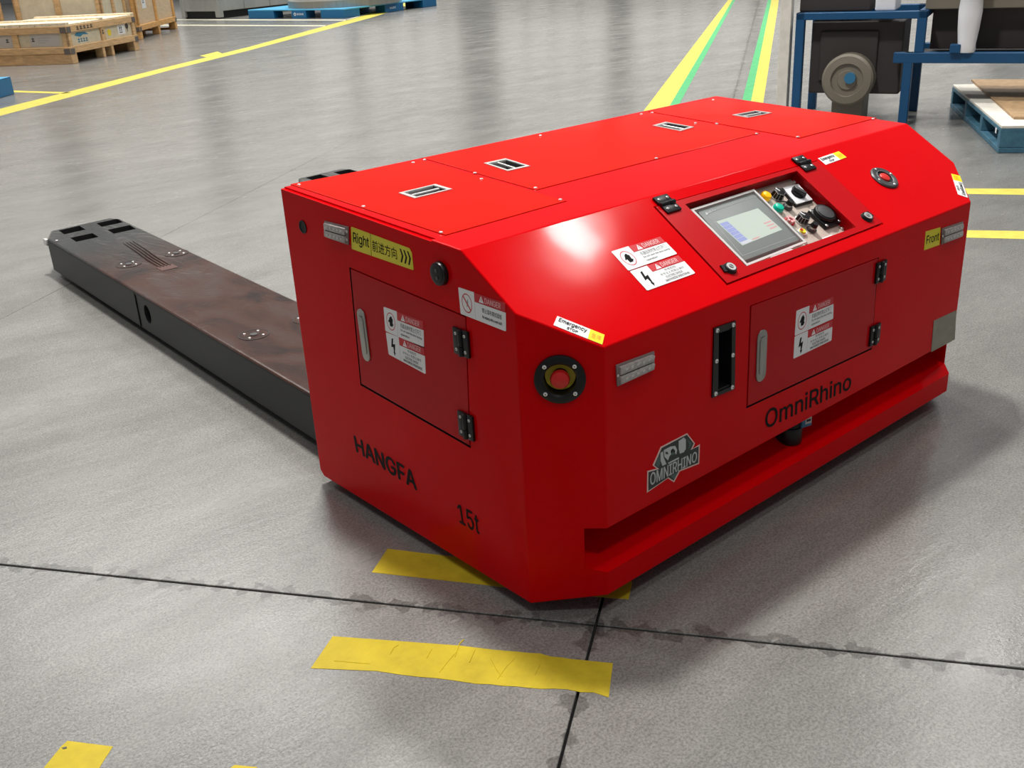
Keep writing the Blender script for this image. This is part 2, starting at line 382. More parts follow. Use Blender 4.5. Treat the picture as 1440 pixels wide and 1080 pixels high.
# ================================================================== FLOOR
fl = MB(); fl.box(FLOOR, -24, 40, -22, 46, -0.16, -0.012, 'joint_fill'); floor = fl.build('floor', origin=(0, 0, -0.16)); floor['kind'] = 'structure'; floor['label'] = 'grey polished concrete warehouse floor'
FG = Frame((0, 0, 0), D1, D2)
tl = [TA+4.52*k for k in range(-3, 8)]
for a in range(len(tl)-1):
    t0, t1 = tl[a], tl[a+1]
    sl = [SB+(5.08 if k % 1 == 0 else 0)*k for k in range(-6, 5)]
    if 0 <= t0-TA < 0.1 or abs(t0-TA+4.52) < .1 or True: sl = sorted(set(sl+[SB-2.54]))
    for b in range(len(sl)-1):
        s0, s1 = sl[b], sl[b+1]
        g = lambda x, ref, wide: wide if abs(x-ref) < 1e-3 else 0.0012
        lo = 0.0028 if a <= 3 else 0.0005; s0g = g(s0, SB, lo); s1g = g(s1, SB, lo); t0g = g(t0, TA, 0.0030); t1g = g(t1, TA, 0.0030)
        if a > 3: s0g = s1g = 0.0004; t1g = 0.0004
        q = MB(); q.box(FG, s0+s0g, s1-s1g, t0+t0g, t1-t1g, -0.012, 0, 'polished_concrete'); q.build('slab', floor, bevel=0.0012, seg=1, smooth=False)

def flat(name, pts, matn, label, cat, group=None, h=0.0006, pix=True):
    q = MB(); P = [FLOOR.px(*p) for p in pts] if pix else pts
    q.prism(FLOOR, P, 0.0, h, matn); o = q.build(name, smooth=False); return tag(o, label, cat, group)
def ragged(P0, P1, n, amp, seed):       # torn edge between two pixels
    r = random.Random(seed); out = []
    for i in range(n):
        t = i/n; k = r.uniform(-amp, amp) if i else 0
        out.append((P0[0]+(P1[0]-P0[0])*t, P0[1]+(P1[1]-P0[1])*t+k))
    return out
FT = flat('floor_tape', ragged((437, 940), (530, 944), 2, 0, 1)+ragged((530, 944), (670, 962), 5, 0.8, 2)+ragged((670, 962), (835, 974), 9, 1.6, 3)+ragged((835, 974), (856, 981), 2, 0, 3)+ragged((856, 981), (862, 933), 5, 1.2, 4)
     + ragged((862, 933), (730, 917), 9, 1.4, 5)+ragged((730, 917), (630, 907), 5, 0.8, 6)+ragged((630, 907), (468, 895), 2, 0, 6)+[(468, 895)], 'yellow_tape', 'long creased yellow tape strip in the foreground, torn right end across the floor joint', 'tape', h=0.0008)
for pts in ([(548, 921), (554, 911), (560, 908)], [(600, 926), (607, 913)], [(640, 924), (646, 906), (652, 900)], [(618, 946), (632, 928), (643, 916)], [(660, 932), (668, 914)], [(690, 926), (700, 945), (706, 952)], [(700, 955), (712, 938), (724, 926)], [(752, 950), (760, 934)], [(470, 930), (520, 934)]):
    q = MB(); q.tube([tuple(FLOOR(*FLOOR.px(x, y), 0.0004)) for x, y in pts], 0.0014, 'yellow_tape', 6); q.build('crease', FT)
q = MB()
q.prism(FLOOR, [FLOOR.px(*p) for p in [(523, 805), (545, 772), (884, 812), (889, 820), (884, 843), (800, 836)]], 0, 0.0007, 'yellow_tape')
tag(q.build('floor_tape', smooth=False), 'yellow tape strip running beneath the front corner of the red vehicle', 'tape')
flat('floor_tape', [(52, 1092), (86, 1050), (95, 1042), (159, 1050), (146, 1070), (128, 1100)], 'yellow_tape', 'short yellow tape piece at the bottom left, dark scuff near its top corner', 'tape')
flat('floor_tape', [(310, 1090), (330, 1076), (362, 1079), (352, 1092)], 'yellow_tape', 'yellow tape corner just showing at the bottom edge, left of centre', 'tape')
flat('scuff_mark', [(87, 1052), (94, 1050.5), (94, 1053), (89, 1054)], 'stencil', 'small dark scuff on the short yellow tape piece at the bottom left', 'scuff', h=0.0012)
flat('lane_marking', [(-70, 169), (-70, 179), (0, 163), (60, 147), (240, 98.5), (350, 71), (520, 25.5), (608, -2), (590, -2), (500, 25), (350, 66), (240, 93), (60, 138), (0, 153)], 'floor_line_yellow', 'long yellow lane line running away past the wooden crates on the left', 'floor line')
flat('lane_marking', [(19, 127.3), (19, 129.8), (88, 131.8), (101, 129.8)], 'floor_line_yellow', 'thin yellow line from the blue box at the left edge to the long lane line', 'floor line')
flat('lane_marking', [(281, 78.5), (290, 80.5), (313, 75.5), (306, 72.5)], 'floor_line_yellow', 'short yellow dash beside the long lane line, between the crates and the vehicle', 'floor line', h=0.0012)
flat('lane_marking', [(905, 156), (940, 160), (1033, -4), (1027, -4)], 'floor_line_yellow', 'yellow stripe with a green edge rising behind the middle of the red vehicle', 'floor line')
flat('lane_marking', [(935, 160), (948, 160), (1036, -4), (1032.5, -4)], 'floor_line_green', 'green stripe along the right side of the middle yellow stripe', 'floor line', h=0.0009)
flat('lane_marking', [(1052, 160), (1071, 160), (1096, -4), (1085, -4)], 'floor_line_yellow', 'yellow stripe nearest the blurred blue frame, behind the red vehicle', 'floor line')
flat('lane_marking', [(1039, 160), (1052.5, 160), (1085.5, -4), (1081, -4)], 'floor_line_green', 'green stripe along the left side of the yellow stripe nearest the blue frame', 'floor line', h=0.0009)
flat('lane_marking', [(1340, 265), (1340, 272.5), (1470, 274.5), (1470, 265.5)], 'floor_line_yellow', 'upper of the two short yellow lines right of the red vehicle', 'floor line')
flat('lane_marking', [(1335, 323.5), (1335, 333.5), (1470, 337), (1470, 325.5)], 'floor_line_yellow', 'lower of the two short yellow lines right of the red vehicle', 'floor line')
flat('lane_marking', [(180, 27), (180, 28), (486, 29), (486, 27.5)], 'floor_line_white', 'pale line in front of the steel cabinet and blue pallet, upper one', 'floor line')
flat('lane_marking', [(200, 34.5), (200, 36), (458, 37), (458, 35.5)], 'floor_line_white', 'pale line in front of the blue pallet, nearer the camera', 'floor line')
flat('lane_marking', [(486, 28), (486, 29.5), (545, 12), (540, 12)], 'floor_line_white', 'pale line along the right side of the blue pallet', 'floor line')

# ================================================================== RED VEHICLE
V = thing('transport_vehicle', (W/2, Lb/2, 0), 'large glossy red boxy transport vehicle with a chamfered front and two long dark lifting forks', 'vehicle')
# body shell
a, b_, f_ = 0.0298, 0.0248, 0.0494
vs = []
for sx in (0, 1):
    X = (lambda x: x) if sx == 0 else (lambda x: W-x)
    vs += [(X(0), CY, a), (X(0), Lb-0.016, b_), (X(0), Lb, b_+0.014), (X(0), Lb, RT), (X(0), YC, HC), (X(0), CY, HCH), (X(CX), 0, HS), (X(CX), 0, f_)]
Lf = [0, 1, 2, 3, 4, 5]
F_ = [Lf, [8+i for i in reversed(Lf)], [0, 5, 6, 7], [15, 14, 13, 8], [7, 6, 14, 15], [6, 5, 4, 12, 13, 14], [4, 3, 11, 12], [3, 2, 10, 11], [2, 1, 9, 10], [1, 0, 8, 9], [0, 7, 15, 8]]
body = MB().add(vs, F_, 'red_paint').build('body_shell', V, bevel=0.0028, seg=3, fixn=True, smooth=False)
def grow(P, d):
    n = len(P); cu = sum(p[0] for p in P)/n; cv = sum(p[1] for p in P)/n
    return [(u+(d if u > cu else -d), v+(d if v > cv else -d)) for u, v in P]
QCTRL = SLOPE.quad((921.7, 291.7), (1149, 227), (1240, 314), (1022, 399))
QOPEN = SLOPE.quad((963, 288), (1120, 241), (1203, 320), (1049, 375.5))
QSD = SIDE.quad((492.8, 378.7), (654, 447), (660, 627), (508, 540))
QFD = FRONT.quad((1056, 431.4), (1234.5, 364), (1225, 490), (1050.8, 572))
QSLOT = FRONT.quad((1009, 466), (1027.5, 460), (1026.5, 543), (1008, 551))
H1 = TOP.quad((408.5, 259.5), (591.5, 224.7), (796, 283), (626.5, 331))
H2 = TOP.quad((594.5, 222.5), (909.5, 158), (1068.5, 187), (753.5, 267.5))
H3 = TOP.quad((912.5, 157), (1005, 138.5), (1232.5, 166), (1124.5, 194.4))
HH = [TOP.quad((560.5, 273), (612.5, 260.5), (636, 267.5), (583, 280.5)), TOP.quad((680.5, 231), (711, 224.4), (745.5, 235), (714, 242)),
      TOP.quad((917.8, 177.8), (936, 172.8), (976, 180), (957, 185.6)), TOP.quad((1029.4, 163), (1062.8, 156.7), (1085.5, 160), (1051.7, 166.7))]
def lerpq(Q, k):
    cu = sum(p[0] for p in Q)/4; cv = sum(p[1] for p in Q)/4; return [(cu+(u-cu)*k, cv+(v-cv)*k) for u, v in Q]
LID = Frame((0.077, 0, 0), (0, 1, 0), (0, 0, 1))   # N = +X
cuts = [MB().prism(SLOPE, grow(QCTRL, 0.0035), -0.005, 0.03, 'red_paint'), MB().prism(SLOPE, grow(QOPEN, 0.006), -0.030, 0.02, 'red_door_paint'),
        MB().prism(SIDE, grow(QSD, 0.0040), -0.006, 0.02, 'black_matte'), MB().prism(FRONT, grow(QFD, 0.0030), -0.006, 0.02, 'black_matte'),
        MB().prism(FRONT, QSLOT, -0.035, 0.02, 'black_matte'),
        MB().prism(LID, [(-0.06, 0.2023), (-0.06, 0.1025), (0.0, 0.1025), (0.034, 0.115), (0.13, 0.150), (0.13, 0.2023)], 0, W-0.154, 'red_paint'),
        MB().cyl(CHAM, (0.114, 0.694), 0.040, -0.05, 0.02, 'black_matte', 32)]
cuts[0].m = [0]*len(cuts[0].m)
CH = CHAM.px(787.5, 532.5)
cuts[-1] = MB().cyl(CHAM, CH, 0.043, -0.045, 0.02, 'black_matte', 32)
ES2 = SLOPE.px(1243, 251)
cuts.append(MB().cyl(SLOPE, ES2, 0.030, -0.018, 0.02, 'black_matte', 32))
for Q in (H1, H2, H3): cuts.append(MB().prism(TOP, grow(Q, 0.0022), -0.003, 0.03, 'red_paint'))
for Q in HH: cuts.append(MB().prism(TOP, lerpq(Q, 0.8), -0.02, 0.02, 'black_matte'))
cuts.append(MB().prism(TOP, [(-0.02, 0.087), (0.0, 0.087), (0.0105, 0.087), (0.0105, 0.8), (-0.02, 0.8)], -0.0035, 0.02, 'red_paint'))
boolcut(body, cuts)

def screw(F, u, v, r, h, parent, name='screw', m='chrome'):
    q = MB(); q.lathe(F, (u, v), [(r, 0), (r, h*0.45), (r*0.75, h*0.85), (r*0.3, h), (0.0001, h)], m, 12); q.cyl(F, (u, v), r*0.32, h, h+0.0002, 'black_plastic', 6); return q.build(name, parent)
# hatches on top
def hatch(Q, hq, screws, label):
    q = MB(); q.prism(TOP, Q, -0.003, 0.0012, 'red_hatch_paint'); o = q.build('top_hatch', V, bevel=0.0008, smooth=False, label=label, seg=2)
    boolcut(o, [MB().prism(TOP, lerpq(k, 0.8), -0.02, 0.02, 'black_matte') for k in hq])
    for k in hq:
        K = lerpq(k, 1.0); h = MB(); I = lerpq(k, 0.80)
        # frame ring of four bars, steel pocket, folding grip
        for i in range(4):
            j = (i+1) % 4; h.prism(TOP, [K[i], K[j], I[j], I[i]], 0.0012, 0.0032, 'steel')
        J = lerpq(k, 0.79); h.prism(TOP, J, -0.0195, -0.0185, 'dark_grey_plastic')
        for i in range(4):
            j = (i+1) % 4; I2 = lerpq(k, 0.76); h.prism(TOP, [J[i], J[j], I2[j], I2[i]], -0.0185, 0.0012, 'steel' if i in (0,) else 'dark_grey_plastic')
        lu = (Vector(k[1])-Vector(k[0])).length; lv = (Vector(k[2])-Vector(k[1])).length
        A = (Vector(k[0])+Vector(k[3]))/2; B = (Vector(k[1])+Vector(k[2]))/2
        if lu < lv: A = (Vector(k[0])+Vector(k[1]))/2; B = (Vector(k[2])+Vector(k[3]))/2
        A2 = A*0.86+B*0.14; B2 = A*0.14+B*0.86
        h.tube([TOP(A2.x, A2.y, -0.008), TOP(A2.x, A2.y, -0.0005), TOP(B2.x, B2.y, -0.0005), TOP(B2.x, B2.y, -0.008)], 0.0032, 'steel')
        ho = h.build('hatch_handle', o, label='bright steel flush pull handle')
    for (x, y) in screws:
        u, v = TOP.px(x, y, 0.003); screw(TOP.sub(0, 0, n=0.0012), u, v, 0.0042, 0.003, o)
    return o
hatch(H1, [HH[0]], [(420.5, 259), (511, 289.5), (620, 326), (581, 228), (677, 251), (788, 280)], None)
hatch(H2, [HH[1], HH[2]], [(597, 224), (668, 242.5), (753, 263.5), (760, 190), (902, 160), (923, 222), (978, 172.5), (1064, 187.5)], None)
hatch(H3, [HH[3]], [(917, 158), (1003, 140), (1008, 173.5), (1122, 192), (1228, 166.6)], None)
# hinges: two black leaves with four screws
def hinge(F, c, w, h, ang, parent, vertical=True):
    G = F.sub(c[0], c[1], ang); q = MB()
    q.box(G, -w/2, -0.0035, -h/2, h/2, 0.0005, 0.0062, 'black_plastic'); q.box(G, 0.0035, w/2, -h/2, h/2, 0.0005, 0.0062, 'black_plastic')
    q.cyl(Frame(G(0, -h/2, 0.006), G.N, G.U), (0, 0), 0.0058, 0, h, 'black_plastic', 14) if False else None
    K = Frame(G(0, -h/2, 0.0058), G.N, G.U)      # N = V
    K2 = Frame(K.O, G.U, -G.N) if K.N.dot(G.V) < 0 else K
    q.cyl(K2, (0, 0), 0.0056, 0, h*0.36 if K2.N.dot(G.V) > 0 else -h*0.36, 'black_plastic', 14); q.cyl(K2, (0, 0), 0.0052, h*0.38, h, 'black_plastic', 14)
    o = q.build('hinge', parent, bevel=0.0012, fixn=True, label='black two-leaf hinge')
    for su in (-1, 1):
        for sv in (-1, 1): screw(G.sub(0, 0, n=0.0062), su*w*0.29, sv*h*0.30, 0.0034, 0.002, o, m='steel')
    return o
def capsule(L_, r, n=8):
    P = [(r*math.cos(math.pi*i/n), L_/2-r+r*math.sin(math.pi*i/n)) for i in range(n+1)]
    return P+[(-u, -v) for u, v in P]
def paddle(F, c, L_, r, ang, parent):
    G = F.sub(c[0], c[1], ang); q = MB(); q.prism(G, capsule(L_, r), 0.0006, 0.0040, 'brushed_steel')
    o = q.build('flush_latch', parent, bevel=0.0012, label='brushed steel flush latch handle')
    q = MB(); q.prism(G, capsule(L_*0.72, r*0.55), 0.0040, 0.0062, 'brushed_steel'); q.box(G, -r*0.5, r*0.5, L_*0.36, L_*0.375, 0.004, 0.0046, 'black_matte'); q.build('latch_lever', o, bevel=0.001) 
    return o
# side door and front door
sd = MB().prism(SIDE, [(u+0.0012, v+0.0012) for u, v in QSD], -0.0045, 0.0006, 'red_door_paint').build('access_door', V, bevel=0.001, smooth=False, label='red access door on the left flank, latch on its left')
fd = MB().prism(FRONT, [(u+0.0010, v+0.0012) for u, v in QFD], -0.0045, 0.0006, 'red_door_paint').build('access_door', V, bevel=0.001, smooth=False, label='wide red access door on the front face')
c = SIDE.px(512.8, 471); paddle(SIDE, c, 0.120, 0.0145, 0.03, sd)
c = FRONT.px(1069.5, 500); paddle(FRONT, c, 0.117, 0.0165, 0.02, fd)
hw, hh = 0.046, 0.060
hinge(SIDE, SIDE.px(651, 481), hw, 0.054, 0, V); hinge(SIDE, SIDE.px(657.5, 598), hw, 0.054, 0, V)
hinge(FRONT, FRONT.px(1236.8, 381.5), 0.042, 0.050, 0, V); hinge(FRONT, FRONT.px(1228.3, 470), 0.042, 0.050, 0, V)
# control lid frame
q = MB()
for i in range(4):
    j = (i+1) % 4; q.prism(SLOPE, [QCTRL[i], QCTRL[j], QOPEN[j], QOPEN[i]], -0.004, 0.0018, 'red_door_paint')
lid = q.build('control_lid', V, smooth=False, fixn=True, label='darker red hinged frame around the recessed control panel')
for (x, y, w_) in ((937, 288.5, 0.036), (1129.5, 231.5, 0.036)):
    u, v = SLOPE.px(x, y); hinge(SLOPE, (u, v), 0.050, 0.044, math.pi/2, V)
for (x, y) in ((1025.6, 379), (1218, 307)):
    u, v = SLOPE.px(x, y); q = MB()
    q.cyl(SLOPE, (u, v), 0.0155, 0.0018, 0.008, 'black_plastic', 24, 0.85); q.ring(SLOPE, (u, v), 0.0055, 0.0105, 0.008, 0.0095, 'steel', 20); q.cyl(SLOPE, (u, v), 0.005, 0.008, 0.009, 'black_matte', 14)
    q.box(SLOPE.sub(u, v, 0.6), -0.0012, 0.0012, -0.0045, 0.0045, 0.009, 0.0098, 'steel')
    q.box(SLOPE.sub(u, v, 0.25 if x > 1100 else 2.9), 0.006, 0.021, -0.009, 0.009, 0.0018, 0.006, 'black_plastic')
    q.build('quarter_turn_lock', lid, label='round lock with a steel keyway')
# recessed panel contents
ND = -0.028
bpz = MB(); bpz.prism(SLOPE, grow(QOPEN, 0.005), ND-0.0015, ND, 'panel_beige'); panel = bpz.build('control_panel', V, smooth=False, label='beige recessed panel carrying knobs, lamps and a touch screen')
def pq(*pts, n=ND): return SLOPE.quad(*pts, n=n)
NT = ND+0.016
QH = pq((982, 297.5), (1063, 270), (1131.5, 334), (1042, 367.5), n=NT); QC = pq((970.5, 295), (1060, 266.5), (1134, 341), (1050, 374.5), n=NT+0.003); QS = pq((1006.7, 312), (1065.5, 293), (1100, 323), (1044, 345.6), n=NT)
ts = MB(); ts.prism(SLOPE, grow(QH, 0.001), ND+0.0004, NT, 'bezel_grey')
ts = ts.build('touch_screen', V, bevel=0.002, label='grey touch screen unit under a clear flip cover')
q = MB(); q.prism(SLOPE, QS, NT+0.0002, NT+0.0006, 'screen_glass')
bp(q, SLOPE, QS, [(0.02, 0.12), (0.20, 0.12), (0.20, 0.90), (0.02, 0.90)], NT+0.0006, NT+0.0008, 'screen_blue')
for k in range(5): bp(q, SLOPE, QS, [(0.02, 0.25+k*0.13), (0.20, 0.25+k*0.13), (0.20, 0.26+k*0.13), (0.02, 0.26+k*0.13)], NT+0.0008, NT+0.001, 'screen_light')
bp(q, SLOPE, QS, [(0.02, 0.02), (0.25, 0.02), (0.25, 0.11), (0.02, 0.11)], NT+0.0006, NT+0.0008, 'screen_light')
for k in range(3): bp(q, SLOPE, QS, [(0.80, 0.15+k*0.12), (0.97, 0.15+k*0.12), (0.97, 0.20+k*0.12), (0.80, 0.20+k*0.12)], NT+0.0006, NT+0.0008, 'pink_print')
bp(q, SLOPE, QS, [(0.28, 0.04), (0.45, 0.04), (0.45, 0.08), (0.28, 0.08)], NT+0.0006, NT+0.0008, 'pink_print')
q.build('display', ts, smooth=False, label='lit pale green display with blue side menu')
q = MB(); QL = lerpq(QH, 0.86)
for i in range(4):
    j = (i+1) % 4; I2 = lerpq(QH, 0.848); q.prism(SLOPE, [QL[i], QL[j], I2[j], I2[i]], NT, NT+0.0004, 'bezel_line')
text(q, SLOPE, QH, 'DELTA', NT+0.0008, 'white_vinyl', (0.10, 0.915, 0.24, 0.945), 0.01)
bp(q, SLOPE, QH, [(0.06, 0.90), (0.10, 0.90), (0.085, 0.955)], NT+0.0002, NT+0.0008, 'white_vinyl')
q.build('bezel_print', ts, smooth=False)
q = MB(); QI = lerpq(QC, 0.94)
for i in range(4):
    j = (i+1) % 4; q.prism(SLOPE, [QC[i], QC[j], QI[j], QI[i]], NT+0.001, NT+0.0045, 'cover_edge')
q.prism(SLOPE, QI, NT+0.0036, NT+0.0044, 'clear_cover')
bp(q, SLOPE, QC, [(0.35, -0.035), (0.75, -0.035), (0.72, 0.0), (0.38, 0.0)], NT+0.001, NT+0.004, 'cover_edge')
q.build('clear_cover', ts, smooth=False, label='clear plastic flip cover with a pale rim')
# panel knobs and lamps
def pk(x, y): return SLOPE.px(x, y, ND+0.008)
def button(x, y, r, m, name, label, h=0.014):
    q = MB(); c = pk(x, y); q.cyl(SLOPE, c, r*1.15, ND, ND+0.004, 'steel', 20); q.lathe(SLOPE, c, [(r, ND+0.003), (r, ND+h*0.7), (r*0.85, ND+h*0.92), (r*0.5, ND+h), (0.0001, ND+h)], m, 20)
    return q.build(name, V, label=label)
button(1077, 276, 0.0125, 'amber_lens', 'indicator_lamp', 'amber indicator lamp beside the touch screen', 0.016)
button(1095, 292, 0.0125, 'green_lens', 'push_button', 'green push button beside the touch screen')
def knob(x, y, r, h, ang, name='selector_knob', lab='black star knob'):
    c = pk(x, y); q = MB(); G = SLOPE.sub(c[0], c[1], ang); q.cyl(G, (0, 0), r*1.1, ND, ND+0.003, 'steel', 20)
    P = []
    for i in range(24): a = 2*math.pi*i/24; rr = r*(1+0.12*math.cos(6*a)); P.append((rr*math.cos(a), rr*math.sin(a)))
    q.prism(G, P, ND+0.003, ND+h, 'black_plastic', 0.85); q.box(G, -r*0.12, r*0.12, 0, r*0.8, ND+h, ND+h+0.001, 'white_vinyl')
    return q.build(name, V, bevel=0.0008, label=lab)
knob(1094, 273.5, 0.0155, 0.018, 0.4); knob(1129, 307.5, 0.0155, 0.018, 0.4)
def terminal(x, y):
    c = pk(x, y); q = MB(); q.cyl(SLOPE, c, 0.012, ND, ND+0.006, 'dark_grey_plastic', 6); q.cyl(SLOPE, c, 0.0075, ND+0.006, ND+0.012, 'steel', 18); q.cyl(SLOPE, c, 0.009, ND+0.012, ND+0.021, 'black_plastic', 18, 0.8)
    p = [SLOPE(c[0]+0.004, c[1]+0.004, ND+0.012), SLOPE(c[0]-0.014, c[1]+0.010, ND+0.014), SLOPE(c[0]-0.020, c[1]+0.020, ND+0.008), SLOPE(c[0]-0.012, c[1]+0.026, ND+0.003)]
    q.tube(p, 0.0014, 'black_plastic', 6); return q.build('key_switch', V, label='small capped switch on a black tether')
terminal(1109, 288.5); terminal(1143, 320)
c = pk(1112, 308.5); q = MB(); q.cyl(SLOPE, c, 0.013, ND, ND+0.004, 'red_vinyl', 20)
for i in range(6): a = i*math.pi/3; q.cyl(SLOPE, (c[0]+0.008*math.cos(a), c[1]+0.008*math.sin(a)), 0.0035, ND+0.004, ND+0.010, 'pink_print', 10)
q.build('reset_button', V, label='red and pink petal button')
c = pk(1130, 324); q = MB(); q.cyl(SLOPE, c, 0.0105, ND, ND+0.005, 'white_plastic', 20); q.cyl(SLOPE, (c[0]-0.002, c[1]), 0.008, ND+0.005, ND+0.009, 'yellow_spot', 16, 0.9); q.cyl(SLOPE, (c[0]-0.005, c[1]+0.003), 0.0035, ND+0.009, ND+0.0105, 'red_plastic', 12); q.build('cable_gland', V, label='small gland with yellow and red wire ends')
QR = pq((1100.5, 264), (1122.5, 258.5), (1143, 281), (1120, 287.5), n=ND+0.008)
q = MB(); q.prism(SLOPE, grow(QR, 0.002), ND, ND+0.006, 'black_plastic'); q.prism(SLOPE, QR, ND+0.006, ND+0.0085, 'white_plastic'); rs = q.build('rotary_switch', V, bevel=0.0006, label='white square rotary switch with a black handle')
cu = sum(x[0] for x in QR)/4; cv = sum(x[1] for x in QR)/4; G = SLOPE.sub(cu, cv, 0.35)
q = MB(); q.cyl(G, (0, 0), 0.0175, ND+0.0085, ND+0.013, 'black_plastic', 24, 0.92); q.prism(G, [(-0.006, -0.019), (0.006, -0.019), (0.0075, 0.014), (0, 0.019), (-0.0075, 0.014)], ND+0.012, ND+0.022, 'dark_grey_plastic', 0.86); q.build('switch_handle', rs, bevel=0.001)
c = pk(1158, 303); q = MB(); G = SLOPE.sub(c[0], c[1]-0.004, 0); q.box(G, -0.030, 0.030, -0.030, 0.030, ND, ND+0.010, 'black_plastic')
so = q.build('capped_socket', V, bevel=0.002, label='black square socket with a round screw cap')
q = MB(); q.cyl(G, (0.0, 0.004), 0.0275, ND+0.010, ND+0.019, 'black_plastic', 32, 0.97); q.cyl(G, (0.0, 0.004), 0.023, ND+0.019, ND+0.0205, 'dark_grey_plastic', 32, 0.95); q.build('socket_cap', so, bevel=0.001)
for su, sv in ((-1, 1), (1, 1), (1, -1), (-1, -1)): screw(G.sub(0, 0, n=ND+0.010), su*0.0255, sv*0.0255, 0.0038, 0.002, so, m='steel')
for (x, y) in ((1117, 256.5), (1184, 322), (1133, 343)):
    u, v = SLOPE.px(x, y, ND); screw(SLOPE.sub(0, 0, n=ND), u, v, 0.0045, 0.004, panel, m='steel')
u, v = SLOPE.px(1165, 335, ND); q = MB(); q.box(SLOPE, u-0.02, u+0.02, v-0.004, v+0.006, ND, ND+0.0006, 'white_vinyl'); q.build('panel_label', panel, smooth=False)

# emergency stops
def estop(F, c, R, label, deep):
    q = MB()
    r0 = R*(0.64 if deep else 0.60)
    q.lathe(F, c, [(r0, -0.004), (r0, 0.006), (r0*1.12, 0.0085), (R*0.9, 0.0085), (R, 0.006), (R, 0.0002)] if deep else [(r0, 0.002), (r0, 0.0045), (r0*1.08, 0.0055), (R*0.92, 0.0055), (R, 0.003), (R, 0.0002)], 'black_plastic' if deep else 'dark_grey_plastic', 40)
    if deep:
        q.lathe(F, c, [(r0, -0.004), (r0*0.98, -deep), (0.0001, -deep)], 'black_matte', 32)
    else:
        q.cyl(F, c, r0, 0.0003, 0.0022, 'black_matte', 32)
    o = q.build('emergency_stop', V, label=label)
    if deep:
        q = MB(); q.cyl(F, c, r0*0.93, -deep, -deep+0.012, 'yellow_plastic', 32); q.cyl(F, c, r0*0.50, -deep+0.012, -deep+0.0125, 'black_matte', 24); q.build('yellow_backplate', o, label='yellow round backing plate')
        q = MB(); z = -deep+0.012; q.cyl(F, c, R*0.2, z, z+0.012, 'red_plastic', 20); q.lathe(F, c, [(R*0.30, z+0.008), (R*0.37, z+0.012), (R*0.385, z+0.018), (R*0.34, z+0.023), (R*0.2, z+0.026), (0.0001, z+0.027)], 'red_plastic', 28); q.build('mushroom_button', o, label='red mushroom button')
    else:
        q = MB(); q.lathe(F, c, [(R*0.37, 0.002), (R*0.37, 0.005), (R*0.33, 0.0068), (R*0.15, 0.0078), (0.0001, 0.008)], 'red_plastic', 28); q.build('mushroom_button', o, label='red button')
        q = MB(); q.ring(F, c, r0*0.97, r0*1.0, 0.0045, 0.0062, 'grey_print', 36); q.build('rim', o)
    for k in range(4):
        a = math.pi/4+k*math.pi/2+(0.0 if deep else math.pi/4+0.1)
        screw(F.sub(0, 0, n=0.0085 if deep else 0.0055), c[0]+R*0.80*math.cos(a)*1.02, c[1]+R*0.80*math.sin(a), R*0.085, 0.002, o)
    return o
estop(CHAM, CH, 0.0465, 'black-flanged emergency stop sunk in the left corner chamfer', 0.026)
estop(SLOPE, ES2, 0.0375, 'black-ringed emergency stop on the slope right of the control lid', 0)

# vertical recess plate on the front
QP = FRONT.quad((1002.7, 461), (1033, 450.5), (1031.5, 546.5), (1000, 559)); q = MB()
for i in range(4):
    j = (i+1) % 4; q.prism(FRONT, [QP[i], QP[j], QSLOT[j], QSLOT[i]], 0.0003, 0.0035, 'black_plastic')
for i in range(4):
    j = (i+1) % 4; I2 = lerpq(QSLOT, 0.93); q.prism(FRONT, [QSLOT[i], QSLOT[j], I2[j], I2[i]], -0.030, 0.0003, 'black_plastic')
gr = q.build('recessed_grip', V, bevel=0.0, fixn=True, smooth=False, label='tall narrow black recessed grip with six screws')
for s_, t_ in ((0.13, 0.955), (0.13, 0.52), (0.13, 0.045), (0.87, 0.955), (0.87, 0.52), (0.87, 0.045)):
    u, v = bil(QP, s_, t_); screw(FRONT.sub(0, 0, n=0.0035), u, v, 0.0048, 0.003, gr)
u, v = bil(QP, 0.4, 0.12); q = MB(); q.cyl(FRONT, (u, v), 0.004, -0.032, -0.028, 'steel', 10, ry=0.002); q.build('grip_bolt', gr)
# marker lights
def marker(F, Q, label):
    q = MB(); q.prism(F, Q, 0.0002, 0.004, 'lens_frame'); o = q.build('marker_light', V, bevel=0.001, label=label)
    for (t0, t1) in ((0.54, 0.90), (0.10, 0.46)):
        q = MB(); P = [(0.05, t0), (0.92, t0), (0.95, (t0+t1)/2), (0.92, t1), (0.05, t1)]
        bp(q, F, Q, P, 0.004, 0.009, 'lens_grey')
        for k in range(5): bp(q, F, Q, [(0.16+k*0.15, t0+0.11), (0.23+k*0.15, t0+0.11), (0.23+k*0.15, t1-0.11), (0.16+k*0.15, t1-0.11)], 0.009, 0.0096, 'label_paper')
        q.build('lens', o, bevel=0.001, label='clear ribbed lens bar')
    for (s_, t_) in ((0.97, 0.72), (0.97, 0.28), (0.02, 0.5)):
        u, v = bil(Q, s_, t_); screw(F.sub(0, 0, n=0.004), u, v, 0.003, 0.002, o)
marker(SIDE, SIDE.quad((458, 310), (491, 318.5), (491.5, 344), (459.5, 333)), 'clear double marker light on the flank, left of the yellow sticker')
marker(FRONT, FRONT.quad((865, 513), (918.3, 493.3), (918.5, 519), (866.5, 543)), 'clear double marker light low on the front, right of the corner')
marker(FRONT, FRONT.quad((1323.5, 321), (1352.8, 311), (1351.3, 332.5), (1322.5, 343.5)), 'clear double marker light at the far end of the front')
